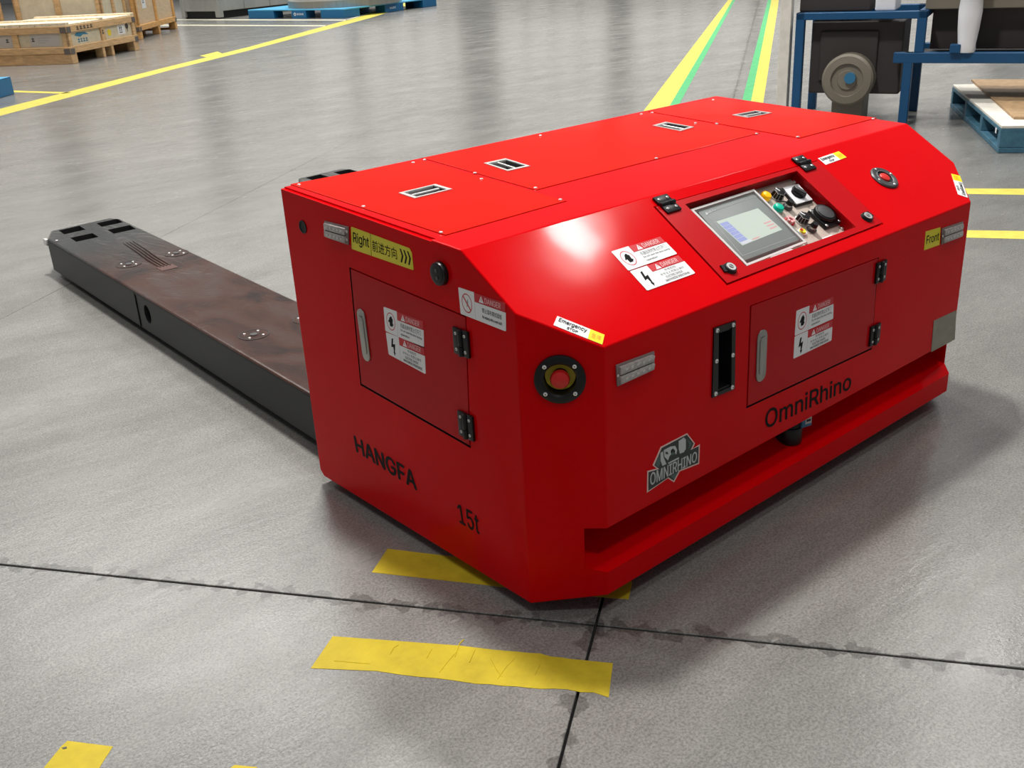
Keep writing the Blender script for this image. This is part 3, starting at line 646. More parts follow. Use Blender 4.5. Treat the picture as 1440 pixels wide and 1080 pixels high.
# round fittings on the flank
c = SIDE.px(426.5, 319); q = MB(); q.cyl(SIDE, c, 0.0135, 0.0003, 0.001, 'black_matte', 24); q.ring(SIDE, c, 0.0125, 0.0150, 0.0003, 0.0022, 'black_plastic', 24); q.build('round_plug', V, label='small black round hole plug near the rear corner')
c = SIDE.px(620.5, 384); q = MB(); q.cyl(SIDE, c, 0.0235, 0.0003, 0.010, 'black_plastic', 32, 0.94); q.cyl(SIDE, c, 0.0175, 0.010, 0.011, 'black_matte', 28); k = q.build('charge_socket', V, bevel=0.0008, label='round black socket below the yellow sticker')
q = MB(); q.cyl(SIDE, (c[0]-0.001, c[1]+0.007), 0.0035, 0.011, 0.0125, 'dark_grey_plastic', 12); q.cyl(SIDE, (c[0]+0.001, c[1]-0.007), 0.0035, 0.011, 0.0125, 'dark_grey_plastic', 12); q.build('contact', k)
# nameplate
MB().prism(FRONT, FRONT.quad((1312.8, 450.8), (1344.5, 436.3), (1342, 477.3), (1308.8, 495)), 0.0002, 0.0014, 'nameplate_metal').build('nameplate', V, smooth=False, label='plain dull metal nameplate at the far lower end of the front')

# ---- stickers and lettering
def plate(F, Q, m, name, label, n=0.0002, t=0.0006, pts=((0, 0), (1, 0), (1, 1), (0, 1))):
    q = MB(); bp(q, F, Q, list(pts), n, n+t, m); return q.build(name, V, smooth=False, label=label)
def circ(cx, cy, rx, ry, n=28): return [(cx+rx*math.cos(2*math.pi*i/n), cy+ry*math.sin(2*math.pi*i/n)) for i in range(n)]
def bpring(mb, F, Q, cx, cy, rx, ry, th, n, m, seg=28):
    o_ = circ(cx, cy, rx, ry, seg); i_ = circ(cx, cy, rx*(1-th), ry*(1-th), seg)
    P = [F(*bil(Q, *p), n) for p in o_]+[F(*bil(Q, *p), n) for p in i_]
    mb.add(P, [[i, (i+1) % seg, seg+(i+1) % seg, seg+i] for i in range(seg)], m)
def danger(F, Q, kind, label):
    N0 = 0.0008 if False else 0.0006
    SH = [(0.015, 0.0), (0.985, 0.0), (1, 0.03), (1, 0.66), (0.34, 0.66), (0.34, 1), (0.015, 1), (0, 0.97), (0, 0.03)]
    o = plate(F, Q, 'white_vinyl', 'warning_sticker', label, 0.0007, 0.0005, SH); n = 0.0013
    q = MB(); bp(q, F, Q, [(0.345, 0.68), (0.99, 0.68), (0.99, 0.99), (0.345, 0.99)], 0.0007, 0.0012, 'red_vinyl')
    bp(q, F, Q, [(0.44, 0.71), (0.545, 0.71), (0.492, 0.95)], 0.0012, 0.0014, 'white_vinyl'); bp(q, F, Q, [(0.486, 0.77), (0.498, 0.77), (0.498, 0.88), (0.486, 0.88)], 0.0014, 0.0015, 'red_vinyl')
    text(q, F, Q, 'DANGER', 0.0015, 'pink_print', (0.57, 0.73, 0.90, 0.93), 0.02); q.build('warning_band', o, smooth=False, label='red band with white DANGER lettering and triangle')
    q = MB()
    if kind == 'hand':
        bpring(q, F, Q, 0.17, 0.5, 0.115, 0.36, 0.10, n, 'red_vinyl')
        q2 = [(0.14, 0.30), (0.20, 0.30), (0.235, 0.40), (0.215, 0.44), (0.225, 0.62), (0.205, 0.64), (0.20, 0.70), (0.18, 0.72), (0.165, 0.69), (0.145, 0.66), (0.13, 0.58), (0.10, 0.47), (0.115, 0.44), (0.135, 0.47)]
        bp(q, F, Q, q2, 0.0012, 0.0014, 'black_print')
    elif kind == 'bolt':
        bp(q, F, Q, [(0.145, 0.82), (0.185, 0.84), (0.165, 0.58), (0.225, 0.62), (0.195, 0.22), (0.215, 0.24), (0.178, 0.08), (0.155, 0.26), (0.172, 0.26), (0.165, 0.46), (0.11, 0.42)], 0.0012, 0.0014, 'black_print')
    else:
        bpring(q, F, Q, 0.17, 0.5, 0.115, 0.36, 0.11, n, 'red_vinyl')
        bp(q, F, Q, [(0.085, 0.71), (0.10, 0.745), (0.255, 0.29), (0.24, 0.255)], 0.0013, 0.0015, 'red_vinyl')
        bp(q, F, Q, [(0.16, 0.36), (0.175, 0.36), (0.20, 0.55), (0.19, 0.68), (0.165, 0.55)], 0.0012, 0.0013, 'grey_print')
    q.build('pictogram', o, smooth=False)
    q = MB(); bp(q, F, Q, [(0.338, 0.03), (0.341, 0.03), (0.341, 0.64), (0.338, 0.64)], 0.0012, 0.0013, 'grey_print')
    if kind == 'hand':
        text(q, F, Q, '机器运转时禁止打开门', n, 'black_print', (0.42, 0.42, 0.93, 0.60)); text(q, F, Q, 'Do not open the door during', n, 'black_print', (0.42, 0.27, 0.95, 0.37), 0.01); text(q, F, Q, 'operation', n, 'black_print', (0.42, 0.10, 0.64, 0.21), 0.01)
    elif kind == 'bolt':
        text(q, F, Q, '有电危险', n, 'black_print', (0.55, 0.52, 0.78, 0.63)); text(q, F, Q, '非专业人员禁止操作', n, 'black_print', (0.42, 0.37, 0.90, 0.48)); text(q, F, Q, 'ELECTRIC SHOCK', n, 'black_print', (0.48, 0.22, 0.82, 0.32), 0.01); text(q, F, Q, 'UNAUTHORIZED OPERATION NO.', n, 'black_print', (0.42, 0.07, 0.92, 0.17), 0.02)
    else:
        text(q, F, Q, '禁止湿布擦拭面板', n, 'black_print', (0.50, 0.36, 0.92, 0.54), 0.01); text(q, F, Q, 'No wiping with a wet cloth', n, 'black_print', (0.50, 0.13, 0.92, 0.27), 0.02)
    q.build('lettering', o, smooth=False)
def qrect(F, pts): return F.quad(*pts)
danger(SIDE, qrect(SIDE, [(539.9, 431.1), (596.0, 451.5), (596.8, 489.5), (542.6, 465.2)]), 'hand', 'white hand-warning sticker on the flank door')
danger(SIDE, qrect(SIDE, [(543.2, 467.0), (597.5, 487.5), (599.2, 526), (547.2, 498)]), 'bolt', 'white lightning-bolt sticker below it on the flank door')
danger(SIDE, qrect(SIDE, [(645.0, 403.5), (711.5, 426), (712.2, 466), (648.5, 441)]), 'no', 'white prohibition sticker right of the round socket')
danger(SLOPE, [(0.297, 0.1915), (0.4392, 0.1900), (0.4392, 0.1370), (0.2955, 0.1362)], 'hand', 'white hand-warning sticker on the slope')
danger(SLOPE, [(0.297, 0.1340), (0.4392, 0.1330), (0.4370, 0.0795), (0.2955, 0.0795)], 'bolt', 'white lightning-bolt sticker on the slope')
danger(FRONT, qrect(FRONT, [(1119.5, 437.0), (1171.8, 416.5), (1171, 448), (1117, 472.3)]), 'hand', 'white hand-warning sticker on the front door')
danger(FRONT, qrect(FRONT, [(1117, 473.2), (1170.5, 449.5), (1168.6, 478.5), (1115.2, 504.5)]), 'bolt', 'white lightning-bolt sticker on the front door')
# yellow direction sticker
Q = SIDE.quad((493.8, 318.5), (578.8, 349), (582, 380), (495, 350))
o = plate(SIDE, Q, 'yellow_vinyl', 'direction_sticker', 'yellow sticker reading Right, Chinese characters and three chevrons', pts=((0.01, 0), (0.99, 0), (1, 0.06), (1, 0.8), (0.965, 0.97), (0.01, 1), (0, 0.95), (0, 0.05)))
q = MB(); text(q, SIDE, Q, 'Right', 0.0010, 'black_print', (0.035, 0.22, 0.305, 0.80), 0.02)
bp(q, SIDE, Q, [(0.335, 0), (0.340, 0), (0.340, 1), (0.335, 1)], 0.0008, 0.0010, 'black_print')
text(q, SIDE, Q, '前进方向', 0.0010, 'black_print', (0.36, 0.24, 0.76, 0.76), 0.012)
for k in range(3):
    x = 0.81+k*0.058; bp(q, SIDE, Q, [(x, 0.18), (x+0.022, 0.18), (x+0.052, 0.50), (x+0.022, 0.80), (x, 0.80), (x+0.028, 0.50)], 0.0008, 0.0010, 'black_print')
q.build('lettering', o, smooth=False)
Q = FRONT.quad((1301.5, 325.5), (1322.3, 319.5), (1320.8, 344.2), (1299.2, 352))
o = plate(FRONT, Q, 'yellow_vinyl', 'direction_sticker', 'small yellow sticker reading Front'); q = MB(); text(q, FRONT, Q, 'Front', 0.0010, 'black_print', (0.10, 0.30, 0.92, 0.74), 0.02); q.build('lettering', o, smooth=False)
def elab(Q, lab, flip=False):
    o = plate(SLOPE, Q, 'white_vinyl', 'emergency_label', lab)
    q = MB(); x0, x1 = (0.0, 0.30) if flip else (0.70, 1.0)
    bp(q, SLOPE, Q, [(x0, 0), (x1, 0), (x1, 1), (x0, 1)], 0.0008, 0.0010, 'bright_yellow_vinyl')
    text(q, SLOPE, Q, '急停', 0.0012, 'orange_print', (x0+0.05, 0.22, x1-0.05, 0.72), 0.01)
    a0 = 0.36 if flip else 0.06
    text(q, SLOPE, Q, 'Emergency', 0.0013, 'black_print', (a0, 0.44, a0+0.58, 0.90), 0.02); text(q, SLOPE, Q, 'STOP', 0.0013, 'black_print', (a0+0.2, 0.12, a0+0.42, 0.34), 0.02); q.build('lettering', o, smooth=False)
elab(SLOPE.quad((783.5, 444.7), (850, 471.2), (846.7, 485.0), (778, 457.5)), 'white and yellow Emergency label above the corner emergency stop')
elab(SLOPE.quad((1150, 223), (1179, 213), (1190.5, 221.5), (1161, 232)), 'white and yellow Emergency label right of the control lid')
elab(SLOPE.quad((1349.6, 247.5), (1361, 278.3), (1347, 273.6), (1337.4, 244.6)), 'white and yellow Emergency label at the far corner of the slope', True)
# painted words
def word(F, Q, s, name, lab, bold=0.01, m='black_print'):
    q = MB(); text(q, F, Q, s, 0.0007, m, (0, 0, 1, 1), bold); return q.build(name, V, smooth=False, label=lab)
word(SIDE, SIDE.quad((498, 612.3), (583.5, 664.5), (586.5, 689.5), (502, 635.0)), 'HANGFA', 'painted_lettering', 'black letters HANGFA low on the flank', 0.024)
word(SIDE, SIDE.quad((642.5, 707.5), (672.5, 724.5), (674.8, 751.5), (647, 735)), '15t', 'painted_lettering', 'black characters 15t low on the flank', 0.016)
word(FRONT, FRONT.quad((1076.5, 577), (1197.0, 523.5), (1196, 546.3), (1076, 603.5)), 'OmniRhino', 'painted_lettering', 'black letters OmniRhino under the front door', 0.012)
# badge
def LP(pts): return [FRONT.px(890+x/9, 590+y/9) for x, y in pts]
OUT = [(175, 925), (180, 650), (300, 620), (248, 578), (350, 345), (685, 173), (783, 300), (750, 372), (845, 312), (835, 558), (590, 655), (518, 793), (440, 742)]
q = MB(); q.prism(FRONT, LP(OUT), 0.0002, 0.0007, 'badge_edge'); o = q.build('badge', V, smooth=False, label='angular grey badge with an animal-head emblem and the word OMNIRHINO')
q = MB(); INN = [(192, 900), (194, 665), (330, 625), (268, 578), (362, 358), (680, 190), (765, 300), (725, 385), (830, 335), (822, 545), (580, 642), (512, 772), (445, 728)]
q.prism(FRONT, LP(INN), 0.0007, 0.0009, 'badge_dark')
for P, m in [([(345, 420), (375, 400), (385, 480), (420, 560), (370, 585), (345, 520)], 'badge_silver'), ([(575, 270), (640, 225), (665, 250), (665, 370), (640, 410), (590, 430), (575, 370)], 'badge_silver'),
             ([(385, 385), (470, 340), (530, 330), (555, 380), (545, 440), (500, 400), (455, 470), (440, 515), (395, 470)], 'badge_silver'), ([(440, 545), (575, 475), (580, 495), (445, 560)], 'badge_silver'),
             ([(300, 520), (330, 440), (340, 560), (320, 600), (285, 580)], 'badge_green'), ([(680, 240), (740, 300), (700, 380), (710, 310)], 'badge_green'), ([(470, 710), (560, 670), (515, 755)], 'badge_green'),
             ([(475, 390), (500, 365), (530, 390), (520, 440), (480, 450)], 'badge_green'), ([(400, 410), (430, 405), (445, 430), (420, 440)], 'badge_dark'), ([(495, 380), (515, 385), (510, 410), (490, 405)], 'badge_dark')]:
    q.prism(FRONT, LP(P), 0.0009, 0.0011 if m != 'badge_dark' else 0.0013, m)
QB = LP([(215, 680), (805, 395), (800, 525), (215, 835)]); text(q, FRONT, QB, 'OMNIRHINO', 0.0013, 'badge_silver', (0, 0, 1, 1), 0.018); q.build('emblem', o, smooth=False)

# lidar in the slot under the front face
LF = Frame((0, 0, 0), (1, 0, 0), (0, 1, 0)); q = MB()
q.cyl(LF, (0.785, 0.062), 0.032, 0.119, 0.160, 'black_plastic', 28); q.cyl(LF, (0.785, 0.062), 0.029, 0.160, 0.182, 'black_matte', 28); q.cyl(LF, (0.785, 0.062), 0.033, 0.182, 0.202, 'black_plastic', 28)
li = q.build('laser_scanner', V, bevel=0.001, label='black round laser scanner in the slot under the front')
q = MB(); KF = Frame((0.785, 0.062, 0), Vector((1, -0.25, 0)), (0, 0, 1)); q.box(KF, 0.010, 0.040, 0.160, 0.199, 0.022, 0.032, 'blue_plastic'); q.box(KF, 0.020, 0.039, 0.167, 0.185, 0.032, 0.0326, 'label_paper'); q.box(KF, 0.023, 0.036, 0.173, 0.179, 0.0326, 0.033, 'black_matte'); q.cyl(KF, (0.036, 0.194), 0.0035, 0.030, 0.034, 'chrome', 10)
q.build('scanner_plug', li, bevel=0.0008, label='blue plug with a small pale label')
# wheels under the body
for (x, y) in ((0.26, 0.25), (1.28, 0.25), (0.26, 0.72), (1.28, 0.72)):
    WF = Frame((x-0.05, y, 0.075), (0, 1, 0), (0, 0, 1)); q = MB(); q.lathe(WF, (0, 0), [(0.02, 0), (0.064, 0), (0.072, 0.008), (0.075, 0.05), (0.072, 0.092), (0.064, 0.10), (0.02, 0.10)], 'black_plastic', 28, True); q.build('wheel', V)
# ---- forks
def make_fork(O, ang, with_holes=True):
    FK = Frame(O, (math.cos(ang), -math.sin(ang), 0), (math.sin(ang), math.cos(ang), 0))
    zt, zb = 0.168, 0.026
    base = [(0, -0.19), (0.352, -0.19), (0.352, 2.375), (0.325, 2.43), (0.055, 2.405), (0, 2.27)]
    q = MB(); q.prism(FK, base, zb, zt, 'fork_side')
    # shoulder: nearer section is a touch narrower
    o = q.build('fork', V, bevel=0.010, seg=3, smooth=False, label='long dark flat lifting fork with film-covered top')
    cuts = []
    for hp in FH: 
        us = [((x-O[0])*FK.U.x+(y-O[1])*FK.U.y, (x-O[0])*FK.V.x+(y-O[1])*FK.V.y) for x, y in hp]
        cuts.append(MB().prism(FK, us, 0.05, 0.3, 'black_matte'))
    SF = Frame(FK(0, 0, 0), FK.V*-1, (0, 0, 1))          # left side of the fork, N points outwards
    cuts.append(MB().cyl(SF, (-1.165, 0.100), 0.030, -0.12, 0.03, 'black_matte', 28, ry=0.034))
    cuts.append(MB().box(FK, -0.05, 0.0022, -0.5, 1.255, -0.1, 0.155, 'fork_side'))
    cuts.append(MB().box(FK, -0.05, 0.0015, 1.255, 1.262, -0.1, 0.3, 'black_matte'))
    boolcut(o, cuts)
    me = o.data
    if 'fork_top_film' not in [m_.name for m_ in me.materials]: me.materials.append(MAT['fork_top_film'])
    k = [m_.name for m_ in me.materials].index('fork_top_film')
    for p in me.polygons:
        if p.normal.z > 0.4 and p.center.z+WL[o.name].z > 0.155: p.material_index = k
    for (cu_, cv_) in ((0.108, 1.600), (0.300, 1.605), (0.100, 0.515), (0.288, 0.520)):
        q = MB(); q.ring(FK, (cu_, cv_), 0.044, 0.047, zt, zt+0.0012, 'black_matte', 32); q.cyl(FK, (cu_, cv_), 0.044, zt, zt+0.0008, 'fork_top_film', 32)
        q.cyl(FK, (cu_, cv_), 0.012, zt+0.0008, zt+0.003, 'dark_grey_plastic', 16); cp = q.build('cover_cap', o, label='round flush cap held by four bright screws')
        for a_ in range(4): t = a_*math.pi/2+0.7; screw(FK.sub(0, 0, n=zt+0.0008), cu_+0.031*math.cos(t), cv_+0.031*math.sin(t), 0.0045, 0.003, cp)
    q = MB(); r = random.Random(3)
    for k_ in range(4): 
        uu = 0.178+k_*0.013; q.tube([FK(uu+0.03, 1.93, zt), FK(uu+0.018, 1.75, zt+0.002), FK(uu+0.004, 1.6, zt+0.0025), FK(uu, 1.46, zt)], 0.0035, 'fork_top_film', 6)
    q.build('film_crease', o)
    q = MB(); q.box(FK, 0.165, 0.228, 1.41, 1.47, zt, zt+0.001, 'rust'); q.build('rust_patch', o, smooth=False, label='reddish rust patch')
    q = MB(); q.box(FK, -0.004, 0.010, 2.285, 2.32, 0.135, 0.162, 'chrome'); q.cyl(FK, (0.018, 2.19), 0.006, zt, zt+0.006, 'chrome', 12); q.build('tip_sensor', o, bevel=0.003, label='small bright sensor block on the tip corner')
    q = MB(); WF = Frame(FK(0.10, 2.0, 0.042), FK.V, (0, 0, 1)); q.cyl(WF, (0, 0), 0.042, 0, 0.15, 'black_plastic', 24); q.build('load_wheel', o)
    return o
mat('rust', (0.06, 0.018, 0.012), 0.5)
FH = [[(0.2604, 3.4511), (0.3539, 3.459), (0.3482, 3.3665), (0.2532, 3.3601)], [(0.2483, 3.2780), (0.3435, 3.2780), (0.3374, 3.1890), (0.2422, 3.1890)],
      [(0.4221, 3.4394), (0.5185, 3.4443), (0.5108, 3.3549), (0.4134, 3.3529)], [(0.4103, 3.2790), (0.5090, 3.2790), (0.5005, 3.1880), (0.4018, 3.1880)]]
fo = make_fork((0.0865, 1.076, 0), 0.0383)
f2 = fo.copy(); COL.objects.link(f2); f2.location = fo.location+Vector((1.255, 0.03, 0)); WL[f2.name] = WL[fo.name]+Vector((1.255, 0.03, 0))
for ch in list(fo.children):
    cc = ch.copy(); COL.objects.link(cc); cc.parent = f2
q = MB(); q.box(FLOOR, 0.12, 1.62, 0.90, 1.02, 0.03, 0.15, 'fork_side'); q.build('fork_carriage', V, bevel=0.004)
bpy.context.view_layer.update()

# ================================================================== BACKGROUND
def local(A, B):      # frame on the floor with origin at A, U towards B
    A = Vector((*A, 0)); B = Vector((*B, 0)); U = (B-A).normalized(); return Frame(A, U, Vector((-U.y, U.x, 0))), (B-A).length
def gp(x, y): return FLOOR.px(x, y)
def arrow_marks(q, F, u, v, s, n):
    for k in (0, 1):
        x = u+k*s*0.42; q.prism(F, [(x, v), (x+s*0.12, v), (x+s*0.12, v+s*0.45), (x+s*0.24, v+s*0.45), (x+s*0.06, v+s*0.8), (x-s*0.12, v+s*0.45), (x, v+s*0.45)], n, n+0.001, 'stencil')
    q.box(F, u-s*0.1, u+s*0.7, v-s*0.15, v-s*0.05, n, n+0.001, 'stencil')
def crate(A, B, depth, h, label, name='wooden_crate', legs=3, foot=0.13, front_marks=None, wood='wood', panelm='wood_pale', npan=2, top=True, group=None):
    F, Lw = local(A, B); T = thing(name, tuple(F(Lw/2, depth/2)), label, 'crate', group)
    t = 0.03
    q = MB(); q.box(F, t, Lw-t, t, depth-t, foot+0.02, h-0.03, panelm); q.build('panel_box', T, smooth=False)
    fronts = [(Frame(F(0, 0), F.U, (0, 0, 1)), Lw, 'f'), (Frame(F(0, depth), F.V*-1, (0, 0, 1)), depth, 'l'), (Frame(F(Lw, 0), F.V, (0, 0, 1)), depth, 'r'), (Frame(F(Lw, depth), F.U*-1, (0, 0, 1)), Lw, 'b')]
    bw = 0.085
    for K, ln, nm in fronts:
        for (v0, v1) in ((foot, foot+bw), (h-bw-0.02, h-0.02)):
            q = MB(); q.box(K, 0, ln, v0, v1, -0.03, 0.006, wood); q.build('rail', T, bevel=0.004, seg=1, smooth=False)
        for k in range(npan+1):
            x = (ln-bw)*k/npan; q = MB(); q.box(K, x, x+bw, foot+bw, h-bw-0.02, -0.03, 0.0, wood); q.build('batten', T, bevel=0.004, seg=1, smooth=False)
        for x in (0.0, ln-0.09):
            for v0 in (foot-0.01, h-bw-0.02):
                q = MB(); q.box(K, x, x+0.09, v0, v0+0.07, 0.006, 0.009, 'bracket_steel'); q.build('corner_bracket', T, smooth=False)
    for k, (x, fw) in enumerate(((0, 0.13), (Lw*0.44, 0.06), (Lw*0.57, 0.06), (Lw-0.13, 0.13)) if legs == 4 else ((0, 0.12), (Lw*0.5-0.05, 0.09), (Lw-0.12, 0.12))):
        for (ya, yb) in ((0, 0.12), (depth/2-0.06, depth/2+0.06), (depth-0.12, depth)):
            q = MB(); q.box(F, x, x+fw, ya, yb, 0, foot, wood); q.build('foot_block', T, bevel=0.004, seg=1, smooth=False)
    for v0 in (0, depth-0.1): pass
    for k in (0, 1):
        x = 0.005+k*(Lw-0.06); q = MB(); q.box(F, x, x+0.05, 0.005, depth-0.005, 0.0, 0.128 if legs == 4 else 0.03, wood); q.build('skid', T, bevel=0.003, seg=1, smooth=False)
    if top:
        n = max(4, int(depth/0.2)); wd = depth/n
        for k in range(n):
            q = MB(); q.box(F, 0.0, Lw, k*wd+0.004, (k+1)*wd-0.004, h-0.02, h, 'wood_light'); q.build('lid_board', T, bevel=0.003, seg=1, smooth=False)
        for x in (0.0, Lw*0.5-0.045, Lw-0.09):
            q = MB(); q.box(F, x, x+0.09, 0, depth, h, h+0.022, 'wood_light'); q.build('lid_batten', T, bevel=0.003, seg=1, smooth=False)
    return T, F, fronts[0][0], fronts[1][0], Lw, h, foot, bw
T, F, K, KL, Lw, h, ft, bw = crate(gp(103, 90), gp(197, 70), 1.55, 0.49, 'low pale-panelled wooden crate with a boarded lid, nearest the camera on the left', legs=4)
q = MB(); q.box(K, 0.19, 0.48, ft+0.14, h-0.13, 0.0, 0.003, 'label_paper') if False else None
r = random.Random(5)
def bars(q, K, u, v, w_, n_, hgt, m, nn=0.001, jitter=True):
    for k in range(n_): 
        x = u+w_*k/n_; s = w_/n_*0.72
        q.box(K, x, x+s, v, v+hgt*0.28, nn, nn+0.001, m); q.box(K, x+s*0.35, x+s*0.6, v, v+hgt, nn, nn+0.001, m); q.box(K, x, x+s, v+hgt*0.6, v+hgt*0.8, nn, nn+0.001, m)
q.prism(K, [(0.20, 0.335), (0.26, 0.37), (0.46, 0.36), (0.52, 0.325), (0.40, 0.335), (0.33, 0.31)], -0.0295, -0.028, 'label_blue'); bars(q, K, 0.26, 0.245, 0.24, 4, 0.05, 'label_blue', -0.0295)
q.cyl(K, (1.03, 0.30), 0.045, -0.0295, -0.028, 'yellow_spot', 18)
q.box(K, 1.25, 1.44, 0.25, 0.375, -0.0295, -0.028, 'white_vinyl'); arrow_marks(q, K, 1.30, 0.285, 0.10, -0.028); q.cyl(K, (1.50, 0.345), 0.04, -0.0295, -0.028, 'stencil', 16); q.box(K, 1.495, 1.51, 0.27, 0.33, -0.0295, -0.028, 'stencil')
bars(q, K, 0.22, h-0.085, 0.40, 5, 0.045, 'stencil', 0.0065); bars(q, K, 0.79+0.02, 0.30, 0.05, 1, 0.06, 'stencil', 0.0005); q.build('stencil_marks', T, smooth=False, label='blue print, yellow dot and black stencil marks')
q = MB(); q.box(KL, 0.98, 1.40, 0.225, 0.385, -0.0295, -0.028, 'label_paper'); bars(q, KL, 1.00, 0.29, 0.06, 1, 0.05, 'stencil', -0.028); 
for k in range(3): q.box(KL, 1.09, 1.28-0.04*k, 0.33-0.03*k, 0.335-0.03*k, -0.028, -0.027, 'grey_print')
q.build('paper_label', T, smooth=False, label='pale paper label with a few printed lines'); q = MB(); q.box(KL, 0.45, 0.72, 0.225, 0.385, -0.0295, -0.028, 'label_paper'); bars(q, KL, 0.62, 0.29, 0.06, 1, 0.05, 'stencil', -0.028)
q.build('paper_label', T, smooth=False, label='smaller pale paper label')
T, F, K, KL, Lw, h, ft, bw = crate(gp(199, 55.5), gp(250, 40), 1.3, 1.15, 'tall plywood crate standing between the low crate and the steel cabinet', panelm='ply_panel', wood='wood_orange')
q = MB(); q.box(K, 0.45, 0.66, 0.45, 0.75, -0.0295, -0.028, 'white_vinyl'); arrow_marks(q, K, 0.50, 0.55, 0.12, -0.028); q.build('stencil_marks', T, smooth=False)
B1 = Vector(gp(199, 55.5)); 
FA, _ = local(gp(199, 55.5), gp(250, 40))
a0 = FA(-1.30, 0.10); a1 = FA(-0.14, 0.10)
T, F, K, KL, Lw, h, ft, bw = crate((a0.x, a0.y), (a1.x, a1.y), 1.3, 1.1, 'plywood crate with a blue print, directly left of the tall crate', panelm='wood_pale', wood='wood')
q = MB(); q.prism(K, [(0.40, 0.80), (0.72, 0.80), (0.72, 0.95), (0.40, 0.95)], -0.0295, -0.028, 'label_blue'); bars(q, K, 0.42, 0.72, 0.26, 4, 0.06, 'label_blue', -0.0295); q.build('stencil_marks', T, smooth=False)
a0 = FA(-3.0, 1.5); a1 = FA(-1.46, 1.5)
T, F, K, KL, Lw, h, ft, bw = crate((a0.x, a0.y), (a1.x, a1.y), 1.3, 1.1, 'brown plywood crate behind the low crate', panelm='ply_panel', wood='wood')
a0 = FA(-4.3, 1.5); a1 = FA(-3.15, 1.5)
T, F, K, KL, Lw, h, ft, bw = crate((a0.x, a0.y), (a1.x, a1.y), 1.2, 1.1, 'grey-brown weathered crate between the orange crate and the brown crate', panelm='ply_panel', wood='bracket_wood' if False else 'wood')
a0 = FA(-5.6, 1.3); a1 = FA(-4.45, 1.3)
T, F, K, KL, Lw, h, ft, bw = crate((a0.x, a0.y), (a1.x, a1.y), 1.2, 1.1, 'bright orange-brown crate at the top left corner', panelm='wood_orange', wood='wood_orange')
q = MB(); arrow_marks(q, K, 0.35, 0.55, 0.14, -0.028); q.build('stencil_marks', T, smooth=False)

# steel cabinet
F, Lw = local(gp(256, 26.5), gp(309, 26.5))
T = thing('steel_cabinet', tuple(F(Lw/2, 0.8)), 'grey sheet-steel cabinet on a black plinth between the tall crate and the blue pallet', 'cabinet')
dp = 2.2
q = MB(); q.box(F, 0.06, Lw-0.06, 0.06, dp-0.06, 0, 0.14, 'black_matte'); q.build('plinth', T, smooth=False)
q = MB(); q.box(F, 0.02, Lw-0.02, 0.02, dp-0.02, 0.14, 1.6, 'sheet_steel'); q.build('cabinet_body', T, bevel=0.01, smooth=False)
for (x, y) in ((0, 0), (Lw-0.12, 0), (Lw-0.12, dp-0.12), (0, dp-0.12)):
    q = MB(); q.box(F, x, x+0.12, y, y+0.12, 0.02, 1.62, 'sheet_steel'); q.build('corner_post', T, bevel=0.012, smooth=False)
K = Frame(F(Lw, 0), F.V, (0, 0, 1))
for x in (0.7, 1.4): 
    q = MB(); q.box(K, x, x+0.03, 0.16, 1.6, -0.019, -0.004, 'sheet_steel'); q.build('seam_strip', T, smooth=False)

# blue pallet with steel ring
F, Lw = local(gp(350, 26.2), gp(484, 25.6)); C = Vector(gp(529, 11)); B = Vector(gp(484, 25.6)); dp = (C-B).length
T = thing('plastic_pallet', tuple(F(Lw/2, dp/2)), 'large bright blue pallet carrying a steel ring, top of the picture', 'pallet')
hp = 0.165
q = MB(); q.box(F, 0, Lw, 0, dp, hp-0.025, hp, 'blue_pallet_top'); q.build('deck', T, bevel=0.008, smooth=False)
K = Frame(F(0, 0), F.U, (0, 0, 1)); K2 = Frame(F(Lw, 0), F.V, (0, 0, 1))
for KK, ln, op in ((K, Lw, [(0.28, 0.47), (0.62, 0.77)]), (K2, dp, [(0.16, 0.42), (0.62, 0.84)])):
    xs = [0]+[x for o_ in op for x in o_]+[1]
    for i in range(0, len(xs), 2):
        q = MB(); q.box(KK, xs[i]*ln, xs[i+1]*ln, 0, hp-0.025, -0.25, -0.001, 'blue_pallet'); q.build('skirt_block', T, bevel=0.006, smooth=False)
for i, (x0, x1) in enumerate(((0, 0.28), (0.47, 0.62), (0.77, 1))):
    q = MB(); q.box(F, x0*Lw, x1*Lw, dp-0.3, dp, 0, hp-0.025, 'blue_pallet'); q.build('skirt_block', T, bevel=0.006, smooth=False)
q = MB(); q.cyl(K, (Lw*0.505, 0.075), 0.03, 0.0, 0.001, 'white_vinyl', 18); q.cyl(K, (Lw*0.505, 0.075), 0.015, 0.001, 0.002, 'blue_pallet', 14); bars(q, K, Lw*0.525, 0.06, 0.19, 4, 0.035, 'white_vinyl', 0.0); q.build('pallet_mark', T, smooth=False, label='small white round mark and characters'); q = MB(); bars(q, K2, dp*0.47, 0.06, 0.19, 4, 0.035, 'white_vinyl', 0.0); q.build('pallet_mark', T, smooth=False)
cc = F(Lw*0.60, dp*0.42, hp); RF = Frame(cc, F.U, F.V)
q = MB(); q.ring(RF, (0, 0), 0.92, 1.12, 0, 0.13, 'brushed_steel', 64); q.ring(RF, (0, 0), 0.98, 1.0, 0.13, 0.16, 'steel', 64)
T2 = thing('steel_ring', tuple(cc), 'big flat machined steel ring lying on the blue pallet', 'ring')
q.build('ring_flange', T2)
q = MB()
for k in range(4): 
    G = RF.sub(0, 0, k*math.pi/2+0.4); q.box(G, 0.25, 0.93, -0.06, 0.06, 0.03, 0.09, 'white_plastic')
q.ring(RF, (0, 0), 0.2, 0.32, 0.02, 0.10, 'white_plastic', 32); q.build('ring_spokes', T2)
